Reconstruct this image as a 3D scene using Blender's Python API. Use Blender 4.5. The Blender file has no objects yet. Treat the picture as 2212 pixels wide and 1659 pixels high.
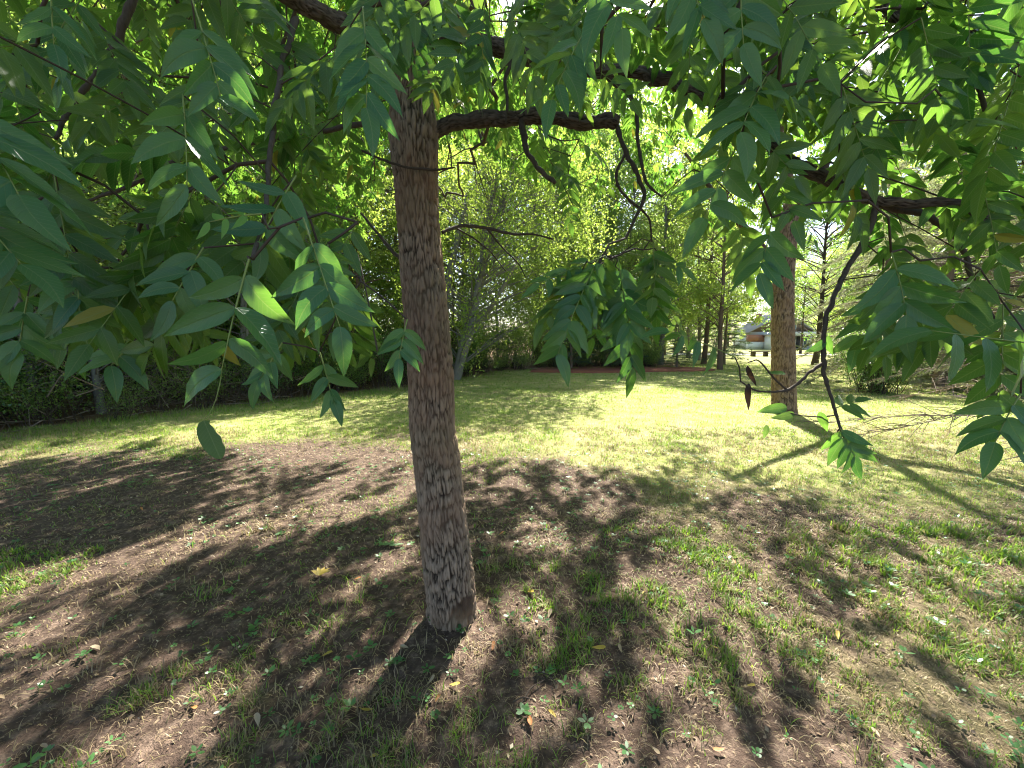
import bpy, math, random
import numpy as np
from mathutils import Vector, Matrix

random.seed(7); np.random.seed(7)
RNG = np.random.RandomState(11)
sc = bpy.context.scene
COL = sc.collection
R = math.radians

# ------------------------------------------------------------------ camera, sky, sun, exposure
CAM_H, PITCH, FPX = 1.55, R(6.27), 860.0
cam_d = bpy.data.cameras.new('camera'); cam = bpy.data.objects.new('camera', cam_d); COL.objects.link(cam)
cam.location = (0, 0, CAM_H); cam.rotation_euler = (math.pi / 2 - PITCH, 0, 0)
cam_d.sensor_width = 36; cam_d.lens = 36 * FPX / 2212.0; cam_d.clip_start = 0.02; cam_d.clip_end = 900
sc.camera = cam

SUN_EL, SUN_AZ = R(50), R(14)          # azimuth to the right of the viewing direction (+Y)
w = bpy.data.worlds.new('World'); sc.world = w; w.use_nodes = True
nt = w.node_tree
sky = nt.nodes.new('ShaderNodeTexSky'); sky.sky_type = 'NISHITA'; sky.sun_disc = False
sky.sun_elevation = SUN_EL; sky.sun_rotation = SUN_AZ; sky.air_density = 1.0; sky.dust_density = 1.5; sky.ozone_density = 1.0
bg = nt.nodes['Background']; bg.inputs['Strength'].default_value = 0.075
nt.links.new(sky.outputs[0], bg.inputs['Color'])
sd = bpy.data.lights.new('sun', 'SUN'); sd.energy = 5.0; sd.angle = R(0.53); sd.color = (1.0, 0.95, 0.86)
sun = bpy.data.objects.new('sun', sd); COL.objects.link(sun)
sun_dir = Vector((math.sin(SUN_AZ) * math.cos(SUN_EL), math.cos(SUN_AZ) * math.cos(SUN_EL), math.sin(SUN_EL)))
sun.rotation_euler = sun_dir.to_track_quat('Z', 'Y').to_euler(); sun.location = sun_dir * 30
sc.view_settings.view_transform = 'Standard'; sc.view_settings.look = 'None'
sc.view_settings.gamma = 1.0; sc.view_settings.use_curve_mapping = False
sc.view_settings.exposure = 2.2
sc.render.engine = 'CYCLES'
sc.cycles.max_bounces = 6; sc.cycles.diffuse_bounces = 4; sc.cycles.transmission_bounces = 5; sc.cycles.glossy_bounces = 2
sc.cycles.transparent_max_bounces = 4; sc.cycles.use_denoising = True; sc.cycles.filter_width = 1.1; sc.cycles.use_adaptive_sampling = True; sc.cycles.adaptive_threshold = .02

# ------------------------------------------------------------------ geometry of the view
CP, SP = math.cos(PITCH), math.sin(PITCH)
CAM = np.array([0, 0, CAM_H]); FW = np.array([0, CP, -SP]); UPV = np.array([0, SP, CP])
def U(px, py, d):
    return CAM + d * ((px - 1106) / FPX * np.array([1., 0, 0]) - (py - 829.5) / FPX * UPV + FW)
def UY(px, py, Y):
    r = U(px, py, 1.0) - CAM
    return CAM + r * (Y / r[1])
def G(px, py):
    r = U(px, py, 1.0) - CAM
    return CAM + r * (-CAM_H / r[2])
def PROJ(P):
    q = np.asarray(P) - CAM
    d = q @ FW
    return 1106 + FPX * q[..., 0] / d, 829.5 - FPX * (q @ UPV) / d, d

# ------------------------------------------------------------------ numpy noise
def _h(ix, iy, iz, s):
    n = (ix * 374761393 + iy * 668265263 + iz * 2147483647 * 7 + s * 1274126177) & 0xffffffff
    n = ((n ^ (n >> 13)) * 1274126177) & 0xffffffff
    return ((n ^ (n >> 16)) & 0xffff) / 65535.0
def vnoise(x, y, z=None, s=0):
    x = np.asarray(x, float); y = np.asarray(y, float); z = np.zeros_like(x) if z is None else np.asarray(z, float)
    ix, iy, iz = np.floor(x).astype(np.int64), np.floor(y).astype(np.int64), np.floor(z).astype(np.int64)
    fx, fy, fz = x - ix, y - iy, z - iz
    fx, fy, fz = [f * f * (3 - 2 * f) for f in (fx, fy, fz)]
    o = 0
    for a in (0, 1):
        for b in (0, 1):
            for c in (0, 1):
                o = o + _h(ix + a, iy + b, iz + c, s) * np.where(a, fx, 1 - fx) * np.where(b, fy, 1 - fy) * np.where(c, fz, 1 - fz)
    return o
def fbm(x, y, z=None, s=0, o=4):
    t = 0; a = .5; n = 0
    for k in range(o):
        t = t + a * vnoise(x * 2 ** k, y * 2 ** k, None if z is None else z * 2 ** k, s + k * 13); n += a; a *= .5
    return t / n
def smooth(a, b, x):
    t = np.clip((x - a) / (b - a), 0, 1); return t * t * (3 - 2 * t)

# ------------------------------------------------------------------ mesh helpers
def mk(name, V, T, mat=None, tint=None, uv=None, smooth_sh=True, attrs=None):
    V = np.asarray(V, np.float32); T = np.asarray(T, np.int32)
    me = bpy.data.meshes.new(name)
    k = T.shape[1]
    me.vertices.add(len(V)); me.vertices.foreach_set('co', V.ravel())
    me.loops.add(T.size); me.loops.foreach_set('vertex_index', T.ravel())
    me.polygons.add(len(T)); me.polygons.foreach_set('loop_start', np.arange(0, T.size, k, dtype=np.int32))
    if smooth_sh: me.polygons.foreach_set('use_smooth', np.ones(len(T), bool))
    if uv is not None:
        l = me.uv_layers.new(name='UVMap'); l.data.foreach_set('uv', np.asarray(uv, np.float32)[T.ravel()].ravel())
    at = dict(attrs or {})
    if tint is not None: at['tint'] = tint
    for n, a in at.items():
        me.attributes.new(n, 'FLOAT', 'POINT').data.foreach_set('value', np.asarray(a, np.float32))
    me.update(calc_edges=True)
    if mat: me.materials.append(mat)
    return me
def ob(name, me, parent=None, **props):
    o = bpy.data.objects.new(name, me); COL.objects.link(o)
    if parent is not None: o.parent = parent
    for k, v in props.items(): o[k] = v
    return o
def thing(name, loc, label, category, group=None):
    o = bpy.data.objects.new(name, None); COL.objects.link(o); o.location = loc
    o.empty_display_size = .2
    o['label'] = label; o['category'] = category
    if group: o['group'] = group
    return o
class Acc:
    """collects triangles into one mesh"""
    def __init__(s): s.V, s.T, s.tint, s.uv, s.n = [], [], [], [], 0
    def add(s, V, T, tint=0.5, uv=None):
        V = np.asarray(V, float); s.V.append(V); s.T.append(np.asarray(T) + s.n)
        s.tint.append(np.broadcast_to(np.asarray(tint, float), (len(V),)))
        s.uv.append(np.zeros((len(V), 2)) if uv is None else uv); s.n += len(V)
    def mesh(s, name, mat, origin=(0, 0, 0), smooth_sh=True):
        return mk(name, np.concatenate(s.V) - np.asarray(origin), np.concatenate(s.T), mat, np.concatenate(s.tint), np.concatenate(s.uv), smooth_sh)
def tube(P, r, k=6, cap=True):
    P = np.asarray(P, float); n = len(P); r = np.broadcast_to(np.asarray(r, float), (n,))
    t = np.gradient(P, axis=0); t /= np.linalg.norm(t, axis=1)[:, None] + 1e-9
    ref = np.array([0, 0, 1.]) if abs(t[0][2]) < .9 else np.array([1., 0, 0])
    u = np.cross(t[0], ref); u /= np.linalg.norm(u)
    a = np.linspace(0, 2 * np.pi, k, endpoint=False); ca, sa = np.cos(a)[:, None], np.sin(a)[:, None]
    V = []
    for i in range(n):
        u = u - t[i] * (u @ t[i]); u /= np.linalg.norm(u) + 1e-9
        V.append(P[i] + r[i] * (ca * u + sa * np.cross(t[i], u)))
    V = np.concatenate(V)
    i, j = np.meshgrid(np.arange(n - 1), np.arange(k), indexing='ij'); i = i.ravel(); j = j.ravel(); j2 = (j + 1) % k
    T = np.concatenate([np.stack([i * k + j, i * k + j2, (i + 1) * k + j2], 1), np.stack([i * k + j, (i + 1) * k + j2, (i + 1) * k + j], 1)])
    if cap:
        V = np.concatenate([V, P[-1:]]); c = len(V) - 1; jj = np.arange(k)
        T = np.concatenate([T, np.stack([(n - 1) * k + jj, (n - 1) * k + (jj + 1) % k, np.full(k, c)], 1)])
    return V, T
def spline(P, m=6):
    """Catmull-Rom through the points (any number of columns)"""
    P = np.asarray(P, float); Q = np.concatenate([2 * P[:1] - P[1:2], P, 2 * P[-1:] - P[-2:-1]])
    out = []
    for i in range(1, len(Q) - 2):
        for t in np.linspace(0, 1, m, endpoint=False):
            a, b, c, d = Q[i - 1], Q[i], Q[i + 1], Q[i + 2]
            out.append(.5 * (2 * b + (c - a) * t + (2 * a - 5 * b + 4 * c - d) * t * t + (3 * b - a - 3 * c + d) * t ** 3))
    out.append(P[-1]); return np.array(out)
def unit(v): v = np.asarray(v, float); return v / (math.sqrt(float(v @ v)) + 1e-9)
def nrm(v): return v / (np.sqrt((v * v).sum(1))[:, None] + 1e-9)
def xp(a, b): return np.stack([a[:, 1] * b[:, 2] - a[:, 2] * b[:, 1], a[:, 2] * b[:, 0] - a[:, 0] * b[:, 2], a[:, 0] * b[:, 1] - a[:, 1] * b[:, 0]], 1)
def sticks(A, M, B, r):
    """many thin three-sided twigs at once, each through three points"""
    t = nrm(B - A); u = nrm(xp(t, np.tile([.31, .52, .79], (len(A), 1)))); w_ = xp(t, u); V = []
    for P, f in ((A, 1.), (M, .7), (B, .3)):
        for k in range(3): V.append(P + (u * math.cos(2.094 * k) + w_ * math.sin(2.094 * k)) * (r * f)[:, None])
    V = np.stack(V, 1).reshape(-1, 3); b = np.arange(len(A))[:, None] * 9
    T = [b + [[q * 3 + k, q * 3 + (k + 1) % 3, q * 3 + 3 + (k + 1) % 3]] for q in (0, 1) for k in range(3)] + [b + [[q * 3 + k, q * 3 + 3 + (k + 1) % 3, q * 3 + 3 + k]] for q in (0, 1) for k in range(3)]
    return V, np.concatenate(T)

# ------------------------------------------------------------------ materials
class N:
    def __init__(s, name):
        s.m = bpy.data.materials.new(name); s.m.use_nodes = True; s.t = s.m.node_tree; s.t.nodes.clear()
        s.out = s.t.nodes.new('ShaderNodeOutputMaterial')
    def n(s, typ, **kw):
        x = s.t.nodes.new('ShaderNode' + typ)
        for k, v in kw.items():
            if k.startswith('_'): setattr(x, k[1:], v)
            else: s.i(x, k, v)
        return x
    def i(s, x, k, v):
        sock = x.inputs[int(k[1:])] if k[0] == 'i' and k[1:].isdigit() else x.inputs[k.replace('__', ' ')]
        if isinstance(v, bpy.types.NodeSocket): s.t.links.new(v, sock)
        elif isinstance(v, bpy.types.Node): s.t.links.new(v.outputs[0], sock)
        else:
            if isinstance(v, tuple) and len(v) == 3 and sock.type == 'RGBA': v = v + (1,)
            sock.default_value = v
    def ramp(s, fac, stops, interp='LINEAR'):
        x = s.t.nodes.new('ShaderNodeValToRGB'); s.t.links.new(fac if isinstance(fac, bpy.types.NodeSocket) else fac.outputs[0], x.inputs[0])
        x.color_ramp.interpolation = interp
        e = x.color_ramp.elements
        while len(e) < len(stops): e.new(.5)
        for q, (p, c) in zip(e, stops): q.position = p; q.color = tuple(c) + (1,) if len(c) == 3 else c
        return x
    def mix(s, fac, a, b, mode='MIX'):
        x = s.t.nodes.new('ShaderNodeMix'); x.data_type = 'RGBA'; x.blend_type = mode
        for idx, v in ((0, fac), (6, a), (7, b)):
            sock = x.inputs[idx]
            if isinstance(v, bpy.types.NodeSocket): s.t.links.new(v, sock)
            elif isinstance(v, bpy.types.Node): s.t.links.new(v.outputs[0], sock)
            else: sock.default_value = (tuple(v) + (1,)) if isinstance(v, tuple) and len(v) == 3 else v
        return x.outputs[2]
    def math(s, op, a, b=0.0, c=None):
        x = s.t.nodes.new('ShaderNodeMath'); x.operation = op
        for k, v in enumerate((a, b) if c is None else (a, b, c)):
            if isinstance(v, bpy.types.NodeSocket): s.t.links.new(v, x.inputs[k])
            elif isinstance(v, bpy.types.Node): s.t.links.new(v.outputs[0], x.inputs[k])
            else: x.inputs[k].default_value = v
        return x.outputs[0]
    def attr(s, name): return s.n('Attribute', _attribute_name=name).outputs['Fac']
    def coord(s, scale=(1, 1, 1), which='Object'):
        tc = s.n('TexCoord'); mp = s.n('Mapping'); s.t.links.new(tc.outputs[which], mp.inputs[0]); mp.inputs['Scale'].default_value = scale
        return mp.outputs[0]
    def noise(s, scale, detail=4, vec=None, rough=.55):
        x = s.n('TexNoise', Scale=scale, Detail=detail, Roughness=rough)
        if vec is not None: s.t.links.new(vec, x.inputs['Vector'])
        return x.outputs[0]
    def done(s, sh):
        s.t.links.new(sh if isinstance(sh, bpy.types.NodeSocket) else sh.outputs[0], s.out.inputs[0]); return s.m

def leaf_mat(name, front, front2, trans, trans2, rnd='attr', tmix=.4, rough=.42, veins=False, spec=.5, yellow=None):
    m = N(name)
    if rnd == 'attr': r = m.attr('tint')
    else: r = m.n('ObjectInfo').outputs['Random']
    col = m.mix(r, front, front2); tc = m.mix(r, trans, trans2)
    if yellow:
        y = m.ramp(r, [(yellow[0], (0, 0, 0)), (min(1, yellow[0] + .02), (1, 1, 1))])
        col = m.mix(y, col, yellow[1]); tc = m.mix(y, tc, yellow[2])
    bump = None
    if veins:
        uv = m.n('UVMap'); sp = m.n('SeparateXYZ', i0=uv.outputs[0])
        au = m.math('ABSOLUTE', m.math('SUBTRACT', sp.outputs[0], .5))          # 0 at the midrib
        rib = m.math('SUBTRACT', 1.0, m.math('MULTIPLY', au, 26.0)); rib = m.math('MAXIMUM', rib, 0.0)
        lat = m.math('SINE', m.math('MULTIPLY', m.math('SUBTRACT', sp.outputs[1], m.math('MULTIPLY', au, .42)), 75.0))
        lat = m.math('MAXIMUM', m.math('SUBTRACT', lat, .82), 0.0)
        v = m.math('MINIMUM', m.math('ADD', rib, m.math('MULTIPLY', lat, 2.2)), 1.0)
        col = m.mix(m.math('MULTIPLY', v, .45), col, (.16, .24, .08)); tc = m.mix(m.math('MULTIPLY', v, .5), tc, (.45, .6, .15))
        no = m.noise(9, 3, m.coord()); col = m.mix(m.math('MULTIPLY', no, .35), col, m.mix(.5, col, (.02, .05, .02)))
        sp2 = m.ramp(m.noise(55, 2, m.coord()), [(.70, (0, 0, 0)), (.76, (1, 1, 1))]); col = m.mix(m.math('MULTIPLY', sp2.outputs[0], .5), col, (.14, .13, .04))
        bump = m.n('Bump', Strength=.35, Distance=.004, Height=m.math('MULTIPLY', v, -1.0))
    p = m.n('BsdfPrincipled', Base__Color=col, Roughness=rough); p.inputs['Specular IOR Level'].default_value = spec
    t = m.n('BsdfTranslucent', Color=tc)
    if bump: m.t.links.new(bump.outputs[0], p.inputs['Normal'])
    x = m.n('MixShader', i0=tmix, i1=p, i2=t)
    return m.done(x)

def bark_mat(name, dark, light, tint2, sc_=1.0, use_ridge=True, moss=.0):
    m = N(name); v = m.coord((sc_, sc_, sc_ * .28))
    n1 = m.noise(60, 5, v, .65); n2 = m.noise(3.5, 3, m.coord()); n3 = m.noise(190, 3, m.coord((1, 1, .35)))
    h = m.math('ADD', m.math('MULTIPLY', m.attr('tint'), .85), m.math('MULTIPLY', n1, .22)) if use_ridge else n1
    c = m.ramp(h, [(.12, dark), (.5, tuple(.5 * (a + b) for a, b in zip(dark, light))), (.95, light)])
    c = m.mix(m.ramp(n2, [(.42, (0, 0, 0)), (.62, (1, 1, 1))]), c.outputs[0], m.mix(.6, c.outputs[0], tint2, 'MIX'))
    if moss:
        c = m.mix(m.math('MULTIPLY', m.ramp(m.noise(2.2, 4, m.coord()), [(.5, (0, 0, 0)), (.66, (1, 1, 1))]).outputs[0], moss), c, (.10, .11, .06))
    b = m.n('Bump', Strength=.55, Distance=.005, Height=m.math('ADD', n1, m.math('MULTIPLY', n3, .6)))
    p = m.n('BsdfPrincipled', Base__Color=c, Roughness=.92, Normal=b.outputs[0]); p.inputs['Specular IOR Level'].default_value = .2
    return m.done(p)
def plain(name, col, rough=.8, var=.25, scale=8, spec=.3, metallic=0):
    m = N(name); n = m.noise(scale, 5, m.coord())
    c = m.mix(m.math('MULTIPLY', n, var * 2), col, tuple(x * .55 for x in col))
    b = m.n('Bump', Strength=.25, Distance=.01, Height=n)
    p = m.n('BsdfPrincipled', Base__Color=c, Roughness=rough, Metallic=metallic, Normal=b.outputs[0]); p.inputs['Specular IOR Level'].default_value = spec
    return m.done(p)

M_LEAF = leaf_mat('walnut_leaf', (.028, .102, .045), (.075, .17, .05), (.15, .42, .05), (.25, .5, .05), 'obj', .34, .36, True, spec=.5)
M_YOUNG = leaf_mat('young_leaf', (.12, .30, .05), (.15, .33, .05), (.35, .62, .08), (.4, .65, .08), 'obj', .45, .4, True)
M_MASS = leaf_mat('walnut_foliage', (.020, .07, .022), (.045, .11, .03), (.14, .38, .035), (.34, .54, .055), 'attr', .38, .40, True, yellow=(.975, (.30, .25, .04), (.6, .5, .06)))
M_WOOD1 = leaf_mat('wood_leaf', (.055, .12, .035), (.12, .18, .06), (.34, .55, .08), (.56, .66, .16), 'attr', .55, .32, spec=.7, yellow=(.97, (.22, .2, .05), (.5, .45, .08)))
M_WOOD2 = leaf_mat('bright_leaf', (.07, .15, .035), (.12, .18, .05), (.40, .58, .07), (.56, .66, .12), 'attr', .55, .45)
M_DARKLEAF = leaf_mat('dark_leaf', (.035, .09, .03), (.07, .13, .05), (.2, .38, .05), (.3, .45, .07), 'attr', .42, .32)
M_NEEDLE = leaf_mat('needle', (.03, .075, .04), (.07, .12, .06), (.10, .2, .06), (.2, .3, .08), 'attr', .25, .5)
M_PALENEEDLE = leaf_mat('pale_needle', (.13, .16, .07), (.25, .25, .14), (.26, .32, .12), (.42, .42, .2), 'attr', .4, .5)
M_BARK = bark_mat('walnut_bark', (.026, .018, .013), (.32, .24, .175), (.25, .155, .10), moss=.3)
M_LIMB = bark_mat('limb_bark', (.02, .016, .013), (.15, .12, .096), (.09, .074, .06), 1.6, True)
M_LIMB2 = bark_mat('branch_bark', (.02, .016, .013), (.13, .105, .085), (.08, .066, .054), 1.6, False)
M_TWIG = plain('twig_bark', (.075, .056, .042), .85, .3, 40)
M_STALK = plain('stalk', (.20, .26, .07), .6, .2, 30)
M_GREYBARK = bark_mat('grey_bark', (.08, .072, .064), (.29, .27, .245), (.2, .2, .17), .6, False)
M_OAKBARK = bark_mat('warm_bark', (.035, .025, .019), (.24, .175, .13), (.19, .125, .085), 1, True)
M_DEADTWIG = plain('dead_twig', (.22, .17, .13), .9, .3, 30)

# ------------------------------------------------------------------ ground
WOODLINE = np.array([[-60, 1.0], [-14, 3.5], [-8.4, 5.9], [-7.5, 7.8], [-5.9, 9.8], [-3.6, 12.7], [-2.4, 15.5], [-.3, 20.0], [2, 21.5], [8, 22.3], [11, 24], [12, 40], [14, 120], [14, 400]])
def wood_depth(x, y):
    """signed distance behind the edge of the wood: positive inside the wood"""
    x = np.asarray(x, float); y = np.asarray(y, float)
    best = np.full(x.shape, 1e9); sign = np.ones(x.shape)
    for a, b in zip(WOODLINE[:-1], WOODLINE[1:]):
        e = b - a; L2 = e @ e
        t = np.clip(((x - a[0]) * e[0] + (y - a[1]) * e[1]) / L2, 0, 1)
        dx, dy = x - (a[0] + t * e[0]), y - (a[1] + t * e[1]); d = np.hypot(dx, dy)
        s = np.where(e[0] * (y - a[1]) - e[1] * (x - a[0]) > 0, 1., -1.)
        m = d < best; best = np.where(m, d, best); sign = np.where(m, s, sign)
    return best * sign
TB = np.array([-.32, 2.08])                         # foot of the near tree
def grassiness(x, y):
    """0 bare soil .. 1 full turf"""
    big = fbm(x * .55 + 3, y * .55, s=3, o=3); mid = fbm(x * 1.9, y * 1.9, s=5, o=3); fine = fbm(x * 7, y * 7, s=9, o=2)
    g = .50 + (big - .5) * 1.5 + (mid - .5) * 1.1 + (fine - .5) * .7
    bare = np.exp(-(((x + 2.0) / 2.9) ** 2 + ((y - 3.6) / 1.5) ** 2)) * .5 + np.exp(-(((x - TB[0]) / .55) ** 2 + ((y - TB[1] + .1) / .6) ** 2)) * .5
    bare += np.exp(-(((x - 1.0) / .8) ** 2 + ((y - 1.25) / .16) ** 2)) * .6
    bare += np.exp(-(((x + .2) / .5) ** 2 + ((y - 3.1) / .5) ** 2)) * .3
    yy = y + 2.0 * smooth(-.4, 1.8, x)
    g = g - bare + .55 * smooth(4.6, 7.0, yy) + .20 * smooth(.4, 2.2, x) + .16 * (1 - smooth(1.5, 2.3, y)) * (.6 + .6 * smooth(.2, 1.2, x))
    return np.clip(g, 0, 1)
def ground_z(x, y):
    r = np.hypot(x, y)
    f = 1 / (1 + (r / 14.) ** 2)
    z = (fbm(x * .8, y * .8, s=21, o=3) - .5) * .05 * f + (fbm(x * 6, y * 6, s=23, o=3) - .5) * .03 * f + (fbm(x * 17, y * 17, s=27, o=2) - .5) * .012 * f
    z = z + .03 * np.exp(-((x - TB[0]) ** 2 + (y - TB[1]) ** 2) / .09)
    return z
def grow(a, b, first, n):
    """n coordinates from a to b with growing steps"""
    k = 1.0
    lo, hi = 1.0001, 3.0
    for _ in range(60):
        q = (lo + hi) / 2
        if first * (q ** n - 1) / (q - 1) < abs(b - a): lo = q
        else: hi = q
    st = first * q ** np.arange(n); return a + np.sign(b - a) * np.cumsum(st) * abs(b - a) / st.sum()
xs = np.concatenate([grow(-5, -420, .06, 70)[::-1], np.arange(-5, 5.001, .045), grow(5, 420, .06, 70)])
ys = np.concatenate([grow(.4, -120, .08, 24)[::-1], np.arange(.4, 6.001, .04), grow(6, 500, .05, 130)])
X, Y = np.meshgrid(xs, ys, indexing='xy'); gx, gy = X.ravel(), Y.ravel()
gg = grassiness(gx, gy); gw = wood_depth(gx, gy); gz = ground_z(gx, gy)
nx, ny = len(xs), len(ys); ii, jj = np.meshgrid(np.arange(nx - 1), np.arange(ny - 1), indexing='xy'); q = (jj * nx + ii).ravel()
m = N('ground')
g_a, l_a = m.attr('grass'), m.attr('litter')
c0 = m.coord(); n1 = m.noise(14, 6, c0, .65); n2 = m.noise(2.3, 4, c0); n3 = m.noise(120, 4, c0, .7); n4 = m.noise(38, 4, c0, .6)
soil = m.ramp(n1, [(.25, (.04, .025, .018)), (.5, (.10, .066, .049)), (.76, (.32, .228, .17))])
soil = m.mix(m.ramp(n3, [(.4, (0, 0, 0)), (.66, (1, 1, 1))]), soil.outputs[0], m.mix(.55, soil.outputs[0], (.06, .045, .035)))
soil = m.mix(m.ramp(n4, [(.60, (0, 0, 0)), (.68, (1, 1, 1))]), soil, (.27, .20, .13))
turf = m.ramp(n4, [(.25, (.13, .10, .055)), (.45, (.19, .23, .05)), (.6, (.27, .32, .075)), (.8, (.40, .36, .16))])
turf = m.mix(m.ramp(n2, [(.35, (0, 0, 0)), (.65, (1, 1, 1))]), turf.outputs[0], m.mix(.7, turf.outputs[0], (.42, .36, .18)))
litter = m.ramp(n4, [(.3, (.07, .045, .03)), (.55, (.20, .12, .07)), (.75, (.34, .2, .12))])
col = m.mix(m.ramp(g_a, [(.25, (0, 0, 0)), (.8, (1, 1, 1))]), soil, turf)
col = m.mix(l_a, col, litter.outputs[0])
b = m.n('Bump', Strength=1.0, Distance=.035, Height=m.math('ADD', m.math('MULTIPLY', n1, .6), m.math('ADD', m.math('MULTIPLY', n3, .3), m.math('MULTIPLY', n4, .35))))
p = m.n('BsdfPrincipled', Base__Color=col, Roughness=.95, Normal=b.outputs[0]); p.inputs['Specular IOR Level'].default_value = .15
M_GROUND = m.done(p)
gl = smooth(-.3, .5, gw + (fbm(gx * 1.5, gy * 1.5, s=4, o=2) - .5) * .8)
ground = ob('ground', mk('ground', np.stack([gx, gy, gz], 1), np.stack([q, q + 1, q + nx + 1, q + nx], 1), M_GROUND, attrs={'grass': gg * (.34 + .66 * smooth(4.2, 7.6, gy + 2.0 * smooth(-.4, 1.8, gx))), 'litter': gl}), kind='structure')

def sheet(name, poly, z, mat, kind='structure'):
    """a thin ground sheet with an uneven rim"""
    poly = spline(np.asarray(list(poly) + [poly[0]], float), 8)[:-1]
    n = len(poly); poly = poly + (RNG.rand(n, 2) - .5) * .12
    c = poly.mean(0); V = [[c[0], c[1], z]]
    for f in (.5, .93, 1.0): V += [[*(c + (p_ - c) * f), z if f < 1 else -.05] for p_ in poly]
    T = [[0, 1 + k, 1 + (k + 1) % n] for k in range(n)]
    for r_ in range(2):
        for k in range(n):
            a, b_ = 1 + r_ * n + k, 1 + r_ * n + (k + 1) % n
            T += [[a, a + n, b_ + n], [a, b_ + n, b_]]
    return ob(name, mk(name, V, T, mat), kind=kind)
sheet('mulch_bed', [(.6, 19.2), (3.5, 18.7), (7, 19.4), (10.4, 20.2), (10.8, 22.5), (6, 23.5), (1.5, 22.5)], .045, plain('mulch', (.25, .085, .05), .95, .35, 25))
M_DRIVE = plain('driveway_gravel', (.42, .40, .38), .9, .2, 3)
sheet('driveway', [(14, 44), (30, 41.5), (60, 42.5), (90, 46), (90, 49), (60, 46), (30, 44.5), (14, 47.5)], .03, M_DRIVE)

# ------------------------------------------------------------------ grass (nobody could count it)
m = N('grass_blade'); t_ = m.attr('tint')
gc = m.ramp(t_, [(0, (.05, .12, .02)), (.30, (.12, .22, .035)), (.5, (.22, .31, .06)), (.62, (.28, .25, .11)), (.8, (.36, .28, .17)), (1, (.26, .18, .11))])
gt = m.ramp(t_, [(0, (.20, .42, .03)), (.5, (.48, .66, .07)), (.62, (.42, .36, .16)), (1, (.3, .22, .12))])
p = m.n('BsdfPrincipled', Base__Color=gc.outputs[0], Roughness=.5); p.inputs['Specular IOR Level'].default_value = .35
M_GRASS = m.done(m.n('MixShader', i0=.38, i1=p, i2=m.n('BsdfTranslucent', Color=gt.outputs[0])))
def blades(n, y0, y1, L, W, seg, dens, dry, flat=.0):
    """n candidate blades between distances y0 and y1, kept where the turf is dense"""
    y = np.sqrt(RNG.rand(n) * (y1 ** 2 - y0 ** 2) + y0 ** 2); x = (RNG.rand(n) * 2 - 1) * (1.38 * y + .5)
    g = grassiness(x, y); wd = wood_depth(x, y)
    clump = .6 * fbm(x * 5.5, y * 5.5, s=31, o=2) + .4 * vnoise(x * 17, y * 17, s=33)
    keep = (RNG.rand(n) < dens(g, clump)) & (wd < .4)
    x, y, g, wd = x[keep], y[keep], g[keep], wd[keep]; n = len(x)
    z = ground_z(x, y) - .004
    tuft = vnoise(x * 2.6, y * 2.6, s=44)
    l = L * (.45 + .9 * RNG.rand(n)) * (.55 + .8 * tuft) * (1 + 1.3 * smooth(-1.1, .1, wd))
    az = RNG.rand(n) * 2 * np.pi; lean = (.25 + .9 * RNG.rand(n) ** 1.3) if not flat else (1.25 + .3 * RNG.rand(n))
    ww = W * (.6 + .8 * RNG.rand(n)) * np.maximum(1, y / y0 * .8)
    isdry = RNG.rand(n) < dry(g) + .35 * smooth(.50, .62, fbm(x * .8, y * .8, s=51, o=3)) - .12
    tint = np.where(isdry, .62 + .38 * RNG.rand(n), .5 * RNG.rand(n) ** 1.2 + .05 * tuft)
    d = np.stack([np.cos(az), np.sin(az)], 1); s_ = np.stack([-d[:, 1], d[:, 0]], 1)
    rows = []
    for k in range(seg + 1):
        t = k / seg; a = lean * t ** .8
        hor = l * t * np.sin(a) * (1 + .15 * t); ver = l * t * np.cos(a) + (.004 if flat else 0)
        cx = np.stack([x, y], 1) + d * hor[:, None]
        if k < seg:
            wv = (ww * (1 - .6 * t) * .5)[:, None]
            for sg in (-1, 1): rows.append(np.concatenate([cx + s_ * wv * sg, (z + ver)[:, None]], 1))
        else: rows.append(np.concatenate([cx, (z + ver)[:, None]], 1))
    nv = 2 * seg + 1
    V = np.stack(rows, 1).reshape(-1, 3); base = np.arange(n)[:, None] * nv; T = []
    for k in range(seg - 1): T += [base + np.array([[2 * k, 2 * k + 1, 2 * k + 3]]), base + np.array([[2 * k, 2 * k + 3, 2 * k + 2]])]
    T += [base + np.array([[2 * seg - 2, 2 * seg - 1, 2 * seg]])]
    return V, np.concatenate(T), np.repeat(tint, nv)
ga = Acc()
dn = lambda g, c: np.clip((g - .20) * 1.8, .03, 1) * np.clip((c - .50) * 8, .05, 1)
ga.add(*blades(150000, 1.0, 3.2, .062, .0036, 3, dn, lambda g: .36 + .3 * (g < .4)))
ga.add(*blades(80000, 1.0, 3.6, .040, .0024, 2, lambda g, c: .18 + .5 * g, lambda g: .9, flat=1))
ga.add(*blades(190000, 3.2, 7.0, .055, .0046, 2, lambda g, c: np.clip((g - .20) * 1.8, .03, 1) * np.clip((c - .44) * 8, .08, 1), lambda g: .38))
ga.add(*blades(70000, 3.6, 7.0, .07, .0036, 2, lambda g, c: .25 + .4 * g, lambda g: .85, flat=1))
ga.add(*blades(150000, 7.0, 13., .05, .009, 1, lambda g, c: np.clip(g * 1.1, 0, 1), lambda g: .30))
ga.add(*blades(110000, 13., 26., .05, .02, 1, lambda g, c: np.clip(g * 1.1, 0, 1), lambda g: .28))
ob('grass', ga.mesh('grass', M_GRASS, smooth_sh=False), kind='stuff', label='patchy green and straw coloured grass over bare brown soil', category='grass')

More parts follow.
